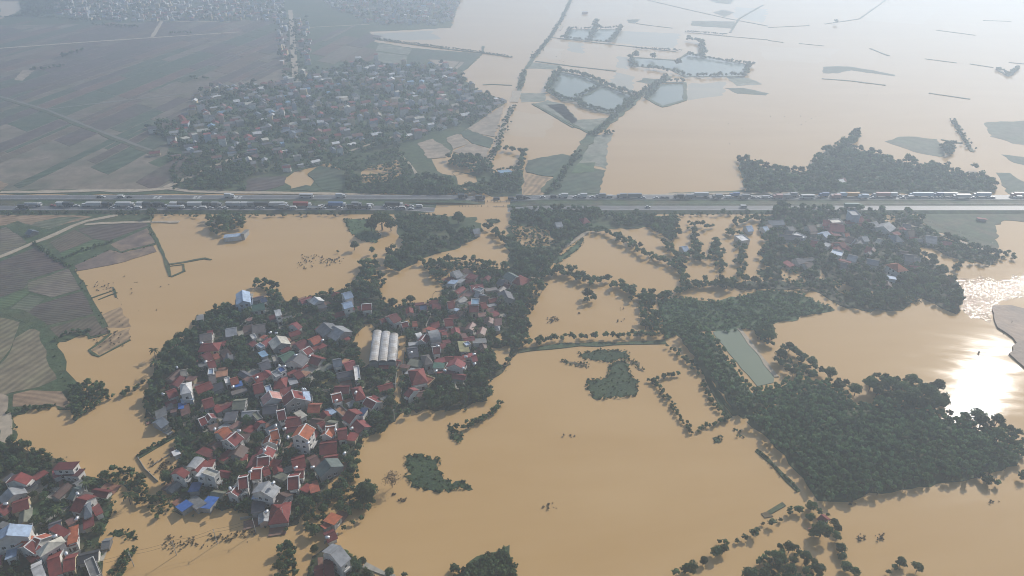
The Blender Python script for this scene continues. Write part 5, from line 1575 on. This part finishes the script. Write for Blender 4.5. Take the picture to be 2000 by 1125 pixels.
# beyond the expressway
FT = 'trees beyond the expressway'
grove(FOREST, 3.2, 4.8, FT, 0.58)
grove([(1832, 285), (1858, 278), (1866, 298), (1850, 308)], 3, 4.5, FT)
for l, a, b in (([(1070, 178), (1092, 140)], 4, 5.5), ([(1092, 140), (1145, 150), (1187, 170), (1238, 187)], 3, 4.5), ([(1238, 187), (1202, 224), (1137, 209)], 2.5, 4), ([(1137, 209), (1130, 199), (1097, 195), (1072, 180)], 2.5, 4), ([(1128, 190), (1170, 170)], 2, 3),
                ([(1232, 112), (1232, 130)], 3, 5), ([(1232, 130), (1270, 135), (1306, 140)], 3, 4.5), ([(1306, 140), (1340, 150), (1400, 150), (1452, 150)], 3, 4.5), ([(1452, 150), (1464, 128)], 3, 4.5), ([(1464, 126), (1400, 118), (1345, 108)], 2, 3.2), ([(1345, 108), (1372, 112), (1370, 84), (1342, 80)], 3.5, 5.5),
                ([(1103, 76), (1114, 58)], 2.5, 4), ([(1114, 57), (1160, 57)], 2, 3), ([(1166, 42), (1152, 80)], 3, 5), ([(1170, 57), (1213, 54)], 2, 3), ([(1213, 54), (1194, 84)], 3, 5), ([(1103, 76), (1196, 84)], 2, 3.2), ([(1304, 149), (1250, 186), (1196, 233), (1155, 264)], 2, 3.2), ([(1130, 300), (1100, 345), (1066, 380)], 2, 3),
                ([(1264, 193), (1290, 160), (1336, 160)], 2, 3.5), ([(1115, 0), (1095, 41), (1074, 74), (1041, 115)], 1.2, 2.2), ([(1025, 138), (1014, 176)], 1.4, 2.4), ([(1155, 265), (1196, 260)], 2, 3), ([(1000, 210), (972, 285), (952, 320)], 1.2, 2.2), ([(965, 295), (1025, 300), (1015, 335)], 3, 4.5), ([(690, 340), (695, 368)], 3, 4.5),
                ([(1946, 135), (1970, 148), (1990, 133)], 2, 3), ([(1861, 236), (1895, 292)], 1, 2), ([(730, 76), (945, 104), (1000, 112)], 1.2, 2.0), ([(1240, 95), (1330, 100)], 1.5, 2.5), ([(1340, 62), (1420, 68)], 1.2, 2.0), ([(290, 250), (330, 272), (385, 290), (420, 315)], 2.5, 4)):
    treeline(l, a, b, FT, 0.85, 2.0, 0.9, 0.12)
spots([(1243, 107, 8), (1275, 109, 9), (1324, 122, 8), (1904, 325, 8), (1633, 42, 5), (1145, 178, 4), (1170, 52, 7)], FT, 1.0)
grove([(810, 345), (880, 350), (890, 368), (955, 365), (960, 382), (820, 384)], 3, 5, FT)
grove([(920, 305), (955, 318), (965, 332), (940, 345), (912, 335), (880, 325), (875, 312)], 3, 4.5, FT)
grove([(960, 335), (1020, 330), (1018, 378), (962, 380)], 2.2, 3.8, FT, 0.7)
grove([(700, 365), (790, 350), (815, 382), (705, 380)], 2, 3.2, FT, 0.9)
grove([(676, 335), (692, 335), (695, 378), (676, 378)], 3, 4.5, FT)
grove([(380, 340), (470, 310), (500, 340), (440, 372), (385, 372)], 2, 3.8, FT, 0.85)
grove([(940, 185), (985, 202), (920, 248), (900, 240)], 2.2, 3.8, FT, 0.8)
treeline([(0, 418), (120, 416), (270, 418), (420, 424), (600, 420), (700, 418)], 1.0, 2.0, 'shrubs along the near embankment', 1.6, 2.0, 0.8, 0.25)
treeline([(1180, 420), (1300, 421), (1420, 420), (1500, 418)], 1.0, 2.2, 'shrubs along the near embankment', 1.4, 1.5, 0.8, 0.3)

# a few palms with drooping fronds
def palm_parts():
    b = MB(); b.tube((0, 0, -0.5), (0.3, 0.1, 5.2), 0.17, 0.11, 6)
    tr = b.mesh('trunk', M['bark'])
    v, f = [], []
    gg = random.Random(5)
    for i in range(15):
        a = i * 2.4 + gg.uniform(-.2, .2); up = gg.uniform(0.1, 1.0)
        prev = None
        for j in range(6):
            t = j / 5
            rr_ = 0.2 + 2.3 * t
            z = 5.2 + up * rr_ * 0.9 - 0.42 * rr_ * rr_ * (0.6 + 0.3 * (1 - up))
            wd = 0.42 * (1 - abs(2 * t - 0.8) * 0.55)
            c = Vector((0.3 + math.cos(a) * rr_, 0.1 + math.sin(a) * rr_, z)); s = Vector((-math.sin(a), math.cos(a), -0.25)) * wd
            n = len(v)
            v += [tuple(c - s), tuple(c + Vector((0, 0, 0.10))), tuple(c + s)]
            if prev is not None: f += [(prev, n, n + 1, prev + 1), (prev + 1, n + 1, n + 2, prev + 2)]
            prev = n
    return tr, mesh('frond_crown', v, f, M['leaf2'])
PTR, PCR = palm_parts()
for px, py in ((304, 700), (308, 726), (452, 690), (560, 640), (735, 755), (742, 736), (648, 628), (700, 655), (930, 655), (905, 615), (955, 630), (980, 600), (330, 735), (470, 925), (255, 985), (175, 960), (120, 1015), (690, 925), (705, 760), (1060, 505), (430, 900), (620, 780)):
    x, y = at(px, py)
    t = empty('palm_tree', (x, y, 0.2), random.uniform(0, 6.28))
    s = random.uniform(0.85, 1.2)
    for nm, me in (('trunk', PTR), ('frond_crown', PCR)):
        q = ob(nm, me, t); q.scale = (s, s, s)
    named_later(t, 'slender palm with drooping fronds', 'palm tree', 'palms of the villages', (x, y))
# ---------------------------------------------------------------- villages beyond the expressway
FV = [(385, 185), (425, 172), (500, 165), (560, 160), (620, 138), (700, 126), (800, 130), (868, 126), (900, 145), (925, 172), (985, 200), (940, 232), (905, 245), (850, 262), (790, 280), (740, 292), (700, 308), (640, 318), (580, 336), (520, 342), (470, 330), (430, 322), (390, 312), (340, 290), (300, 250), (372, 230)]
TOPA = [(150, -60), (570, -60), (555, 42), (300, 42), (190, 40), (90, 26)]
TOPB = [(600, -60), (930, -60), (878, 48), (760, 50), (715, 45), (640, 12)]
STRIP = [(535, 40), (600, 36), (606, 100), (600, 165), (556, 168), (545, 100)]
far = []
fr = random.Random(21)
def scatter(px, step, ang, keep):
    poly = P(px)
    ca, sa = math.cos(ang), math.sin(ang)
    for i in range(-90, 90):
        for j in range(-90, 90):
            c = (sum(p[0] for p in poly) / len(poly), sum(p[1] for p in poly) / len(poly))
            u, v = i * step + fr.uniform(-.38, .38) * step, j * step + fr.uniform(-.38, .38) * step
            x, y = c[0] + u * ca - v * sa, c[1] + u * sa + v * ca
            if fr.random() < keep and inside((x, y), poly):
                far.append((x, y, ang + fr.gauss(0, 0.15) + (math.pi / 2 if fr.random() < 0.45 else 0)))
scatter(FV, 12.5, 0.5, 0.66)
scatter(TOPA, 15, 0.2, 0.72); scatter(TOPB, 15, 0.35, 0.72); scatter(STRIP, 15, 0.05, 0.7)
RD = P([(567, -40), (567, 20), (571, 70), (574, 110), (577, 165)])
far = [q for q in far if min(abs(q[0] - (a[0] + (b[0] - a[0]) * (q[1] - a[1]) / (b[1] - a[1]))) if min(a[1], b[1]) <= q[1] <= max(a[1], b[1]) else 99 for a, b in zip(RD, RD[1:])) > 10]
for x, y in P([(232, 42), (262, 41), (276, 42), (300, 260), (362, 228), (345, 310), (385, 300), (372, 292), (365, 304), (304, 305), (430, 340), (560, 300), (470, 180), (500, 180), (700, 120), (735, 118), (860, 140), (1142, 27), (1640, 360)]):
    far.append((x, y, 0.4))
cols = ['lgrey'] * 4 + ['lblue2'] * 1 + ['grey'] * 5 + ['slate'] * 6 + ['pinkred'] * 6 + ['pinkbrown'] * 6 + ['brown'] * 2 + ['red'] * 3 + ['white'] * 3 + ['beige'] * 2 + ['cream'] * 2 + ['bluegrey'] * 3 + ['gbrown'] * 3
keys = list(RC)
fm_i = {k: i for i, k in enumerate(keys)}
wk = list(WM)
far.sort(key=lambda q: q[1])
V, F, MI = [], [], []
for n, (x, y, a) in enumerate(far):
    L, w = fr.uniform(6, 11), fr.uniform(4.5, 7)
    h = fr.choice([3, 3.3, 3.5, 3.8, 4, 5.5, 6.5, 8.5])
    if h > 6: L, w = L * 0.75, w * 0.8
    col = fr.choice(cols); wl = fr.choice('wwwyygbp'); kd = fr.choice('ggggggsfp')
    if n < 45:
        ca, sa = math.cos(a), math.sin(a)
        p, q = (x - ca * L / 2, y - sa * L / 2), (x + ca * L / 2, y + sa * L / 2)
        house(*to_px(*p, h), *to_px(*q, h), w, h, kd, col, wl, None, 1 if n < 25 else 0, 'houses of the far village')
        continue
    HRECT.append((x, y, L / 2, w / 2, math.cos(a), math.sin(a)))
    ca, sa = math.cos(a), math.sin(a)
    rise = 0.25 * w
    n0 = len(V)
    prof = [(-w / 2, -.5), (w / 2, -.5), (w / 2, h), (0, h + (rise if kd in 'gp' else 0)), (-w / 2, h)]
    for s in (-1, 1):
        for u, z in prof:
            V.append((x + ca * s * L / 2 - sa * u, y + sa * s * L / 2 + ca * u, z))
    mw, mr = len(keys) + wk.index(wl), fm_i[col]
    for f_, m_ in (((0, 4, 3, 2, 1), mw), ((5, 6, 7, 8, 9), mw), ((1, 2, 7, 6), mw), ((0, 5, 9, 4), mw)):
        F.append(tuple(n0 + i for i in f_)); MI.append(m_)
    n1 = len(V)
    o = 0.5
    for s in (-1, 1):
        for u, z in ((-w / 2 - o, h - (0.25 if kd in 'gp' else 0) + .12), (0, h + (rise if kd in 'gp' else 0) + .14), (w / 2 + o, h - (0.25 if kd in 'gp' else 0) + .12)):
            t = L / 2 + .3
            if kd == 'p' and u == 0: t = max(0.3, L / 2 - w / 2)
            V.append((x + ca * s * t - sa * u, y + sa * s * t + ca * u, z))
    F.append((n1, n1 + 3, n1 + 4, n1 + 1)); F.append((n1 + 1, n1 + 4, n1 + 5, n1 + 2)); MI += [mr, mr]
    if kd == 'p':
        F.append((n1, n1 + 1, n1 + 2)); F.append((n1 + 3, n1 + 5, n1 + 4)); MI += [mr, mr]
o = ob('distant_houses', mesh('distant_houses', V, F, [RM[k] for k in keys] + [WM[k] for k in wk], MI))
o['kind'] = 'stuff'
for px, r0, r1, k, n in ((FV, 2.2, 4.6, 0.62, 5200), (TOPA, 2.5, 5, 0.7, 2600), (TOPB, 2.5, 5, 0.7, 1800), (STRIP, 2.5, 4.5, 0.7, 700)):
    KG = 0.8
    grove(px, r0, r1, 'trees of the far villages', k, n, 1.0)
KG = 0.66
grove([(60, -40), (160, -40), (140, 20), (90, 30), (45, 34), (42, 20)], 4, 7, 'trees of the far villages', 0.65)
for l in ([(0, 36), (60, 32), (150, 40), (190, 42)], [(190, 50), (270, 55)], [(120, 112), (165, 98)], [(380, 155), (410, 156)], [(125, 130), (60, 140)], [(340, 66), (372, 66)]):
    treeline(l, 2, 4, 'trees of the far villages', 1.0, 3, 0.9)

# ---------------------------------------------------------------- trees become objects: the 300 that show largest one by one, the rest one mass
TREES.sort(key=lambda t: -t[2] / (t[1] * CP + CAM_H * SP))
def one_tree(name, x, y, r, hk, group, zb, crowns, trunk_h, desc, cat='tree'):
    t = empty(name, (x, y, zb), random.uniform(0, 6.28))
    s = r * random.uniform(0.95, 1.08)
    c = ob('crown', random.choice(crowns), t)
    c.location = (0, 0, r * (hk - 1.0)); c.scale = (s, s, s * random.uniform(0.9, 1.12))
    k = ob('trunk', random.choice(TRUNK), t)
    k.scale = (r, r, max(0.4, r * hk))
    if desc[0] == '=': tag(t, desc[1:], cat, group)
    else: named_later(t, desc, cat, group, (x, y))
def size_word(r): return 'broad' if r > 3.0 else 'middling' if r > 2.4 else 'slim'
for x, y, r, hk, group, zb in TREES[:300]:
    ol = random.random() < 0.3
    cr = [c for i, c in enumerate(CROWN) if (i % 3 == 0) == ol]
    one_tree('broadleaf_tree', x, y, r, hk, group, zb, cr, hk, f'{size_word(r)} {"olive" if ol else "dark"} green broadleaf tree')
def mass(name, trees, low, m):
    VV, FF, TT = [], [], []
    n = 0
    for x, y, r, hk, group, zb in trees:
        v, f = low[int(rng.integers(len(low)))]
        a = rng.uniform(0, 6.28); ca, sa = math.cos(a), math.sin(a)
        s = r * rng.uniform(0.95, 1.1)
        w = np.stack([(v[:, 0] * ca - v[:, 1] * sa) * s + x, (v[:, 0] * sa + v[:, 1] * ca) * s + y, v[:, 2] * s * rng.uniform(0.9, 1.15) + zb + r * (hk - 0.85)], 1)
        VV.append(w); FF.append(f + n); n += len(v)
        TT.append(np.clip(rng.normal(0.5, 0.26) + rng.normal(0, 0.08, len(v)), 0, 1))
    o = ob(name, np_mesh(name, np.concatenate(VV), np.concatenate(FF), m, np.concatenate(TT)))
    o['kind'] = 'stuff'
    return o
mass('woodland', TREES[300:], LOW, M['leaf_mass'])
# the plantation: young trees on a jittered grid
PL = []
for q in (PLANT_A, PLANT_B):
    poly = P(q)
    ang = math.atan2(poly[1][1] - poly[0][1], poly[1][0] - poly[0][0])
    xs, ys = [p[0] for p in poly], [p[1] for p in poly]
    y = min(ys); row = 0
    while y < max(ys):
        x = min(xs) + (row % 2) * 1.2
        while x < max(xs):
            X, Y = x + random.gauss(0, .34), y + random.gauss(0, .34)
            if inside((X + random.gauss(0, .8), Y + random.gauss(0, .8)), poly) and random.random() < 0.97:
                PL.append((X, Y, random.uniform(1.15, 1.75), random.uniform(1.9, 2.6), 'young trees of the dense plantation', 0.0))
            x += 2.25
        y += 2.0; row += 1
PL.sort(key=lambda t: t[1])
PXS = sorted(t[0] for t in PL[:300]); PYM = {}
def rim_label(x, y):
    k = sum(x > PXS[i] for i in (50, 100, 150, 200, 250))
    if k not in PYM:
        q = sorted(t[1] for t in PL[:300] if sum(t[0] > PXS[i] for i in (50, 100, 150, 200, 250)) == k)
        PYM[k] = (q[len(q) // 3], q[2 * len(q) // 3])
    d = 'outermost rows' if y < PYM[k][0] else 'second band' if y < PYM[k][1] else 'inner band'
    return f'small plantation tree in the {d} of the southern rim, ' + ('at the western corner', 'just east of the corner', 'west of its middle', 'east of its middle', 'towards the outlying trees', 'beside the outlying trees')[k]
for x, y, r, hk, group, zb in PL[:300]:
    one_tree('plantation_tree', x, y, r, hk, group, zb, CROWN_P, hk, '=' + rim_label(x, y))
mass('plantation_wood', PL[300:], LOWP, M['plant_mass'])
# low scrub on open ground
SC = []
def scrub(px, n, r0, r1):
    poly = P(px); xs, ys = [p[0] for p in poly], [p[1] for p in poly]
    for _ in range(n):
        x, y = random.uniform(min(xs), max(xs)), random.uniform(min(ys), max(ys))
        r = random.uniform(r0, r1)
        if inside((x, y), poly) and free(x, y, r, 0.3): SC.append((x, y, r, 0.7, '', 0.1))
scrub(NEAR, 4500, 0.5, 1.3); scrub(SWV, 900, 0.5, 1.2); SC_, SC = SC, []
scrub([(1284, 587), (1330, 580), (1395, 590), (1500, 568), (1560, 573), (1630, 605), (1510, 632), (1470, 642), (1420, 650), (1395, 645), (1330, 652), (1300, 665), (1290, 640)], 2600, 0.5, 1.1)
mass('green_thicket', SC, TINY, M['plant_mass'])
SC = SC_
scrub([(770, 418), (875, 422), (878, 451), (821, 461), (780, 445)], 500, 0.6, 1.4); scrub(RV, 1500, 0.7, 1.6); scrub([(985, 1070), (1005, 1100), (1015, 1140), (870, 1140), (920, 1100)], 260, 0.5, 1.1)
scrub([(700, 345), (800, 335), (820, 380), (700, 380)], 400, 0.8, 1.8); scrub([(330, 300), (420, 315), (470, 335), (480, 372), (340, 372)], 700, 0.8, 2.0); scrub([(600, 325), (700, 310), (780, 290), (810, 340), (700, 335)], 500, 0.8, 2.0)
scrub([(1002, 412), (1170, 413), (1140, 450), (1060, 535), (1000, 540)], 900, 0.6, 1.5)
for poly, nm in MATS:       # leafy rims and tufts of the drift mats and meadows
    for (x0, y0), (x1, y1) in zip(poly, poly[1:] + poly[:1]):
        d = math.hypot(x1 - x0, y1 - y0)
        for _ in range(int(d * 1.1)):
            t = random.random()
            SC.append((x0 + (x1 - x0) * t + random.gauss(0, .5), y0 + (y1 - y0) * t + random.gauss(0, .5), random.uniform(0.25, 0.7), 0.55, '', 0.05))
    xs, ys = [q[0] for q in poly], [q[1] for q in poly]
    for _ in range(int((max(xs) - min(xs)) * (max(ys) - min(ys)) * 0.12)):
        x, y = random.uniform(min(xs), max(xs)), random.uniform(min(ys), max(ys))
        if inside((x, y), poly): SC.append((x, y, random.uniform(0.3, 0.6), 0.45, '', 0.05))
for line in (LAND_SW, NEAR, SWV, RV):
    q = P(line)
    for (x0, y0), (x1, y1) in zip(q, q[1:]):
        d = math.hypot(x1 - x0, y1 - y0)
        for _ in range(int(min(d, 200) * 0.35)):
            t = random.random()
            SC.append((x0 + (x1 - x0) * t + random.gauss(0, .9), y0 + (y1 - y0) * t + random.gauss(0, .9), random.uniform(0.25, 0.75), 0.6, '', 0.0))
mass('scrub', SC, TINY, M['leaf_mass'])
# drift and drowned tops of crops standing out of the water
DR = []
for px, py, sx, sy, n in ((612, 505, 22, 10, 40), (640, 510, 14, 6, 30), (660, 508, 10, 5, 20), (590, 520, 10, 8, 10), (440, 930, 12, 4, 6), (360, 1062, 40, 12, 45), (430, 1050, 30, 8, 40), (480, 1042, 16, 5, 16), (322, 915, 20, 12, 70), (300, 905, 10, 6, 10), (205, 560, 22, 12, 30), (215, 660, 25, 14, 40),
                          (1080, 625, 9, 6, 30), (1072, 990, 14, 6, 8), (1110, 850, 12, 6, 4), (770, 965, 4, 3, 8), (785, 978, 7, 2, 10), (1680, 1050, 10, 6, 10), (1720, 1050, 10, 6, 14), (1665, 985, 6, 4, 6), (1940, 980, 14, 6, 5), (1912, 690, 3, 3, 6), (1130, 612, 4, 3, 3), (1210, 602, 5, 3, 3),
                          (270, 575, 70, 40, 14), (850, 540, 10, 5, 5), (1975, 640, 14, 8, 30), (1215, 628, 8, 4, 4), (1100, 120, 12, 6, 8), (1420, 270, 60, 30, 4), (1560, 230, 60, 20, 8), (1700, 190, 60, 15, 6), (510, 1000, 14, 6, 12), (1090, 108, 10, 8, 6)):
    for _ in range(n):
        x, y = at(random.gauss(px, sx / 1.6), random.gauss(py, sy / 1.6))
        if free(x, y, 1, 0.5): DR.append((x, y, random.uniform(0.2, 0.62), 0.75, '', -0.15))
mass('drift_weed', DR, TINY, M['dead_weed'])
# the bare tree beside the hyacinth drift, and boats of weed
def bare_tree(px, py, r, label):
    x, y = at(px, py)
    t = empty('bare_tree', (x, y, 0), 0.3)
    gg = random.Random(px)
    b = MB()
    b.tube((0, 0, -0.5), (0, 0, r * 0.9), 0.16, 0.1, 6)
    b.build('trunk', M['bark'], t)
    b = MB()
    for i in range(26):
        a, e = gg.uniform(0, 6.28), gg.uniform(0.1, 1.2)
        p0 = Vector((0, 0, r * gg.uniform(0.4, 0.9)))
        p1 = p0 + Vector((math.cos(a) * math.cos(e), math.sin(a) * math.cos(e), math.sin(e))) * r * gg.uniform(0.6, 1.0)
        b.tube(p0, p1, 0.05, 0.02, 4)
    b.build('branch', M['bark'], t)
    v, f = crown_arrays(px, 420, 0.075, 6, 0.5, 0.9, 0.0, 1.0, 0.3)
    c = ob('crown', np_mesh('crown', v, f, M['leaf_dry']), t); c.scale = (r, r, r)
    tag(t, label, 'tree')
bare_tree(766, 952, 4.2, 'thin brownish half-bare tree beside the largest water hyacinth drift')
bare_tree(1850, 560, 4.0, 'thin half-bare tree at the edge of the choppy water')
settle_labels()

# ---------------------------------------------------------------- the air
hz = bpy.data.materials.new('haze')
hz.use_nodes = True
nt = hz.node_tree
for n in list(nt.nodes):
    if n.type == 'BSDF_PRINCIPLED': nt.nodes.remove(n)
pv = nt.nodes.new('ShaderNodeVolumePrincipled')
pv.inputs['Color'].default_value = (0.73, 0.855, 1.0, 1)
pv.inputs['Density'].default_value = 0.00060
pv.inputs['Anisotropy'].default_value = 0.46
nt.links.new(pv.outputs[0], nt.nodes['Material Output'].inputs['Volume'])
try:
    hz.cycles.homogeneous_volume = True
except Exception:
    pass
hb = MB().box((0, 2300, (236 - 4) / 2), (9400, 6400, 240)).build('haze', hz)
hb['kind'] = 'stuff'
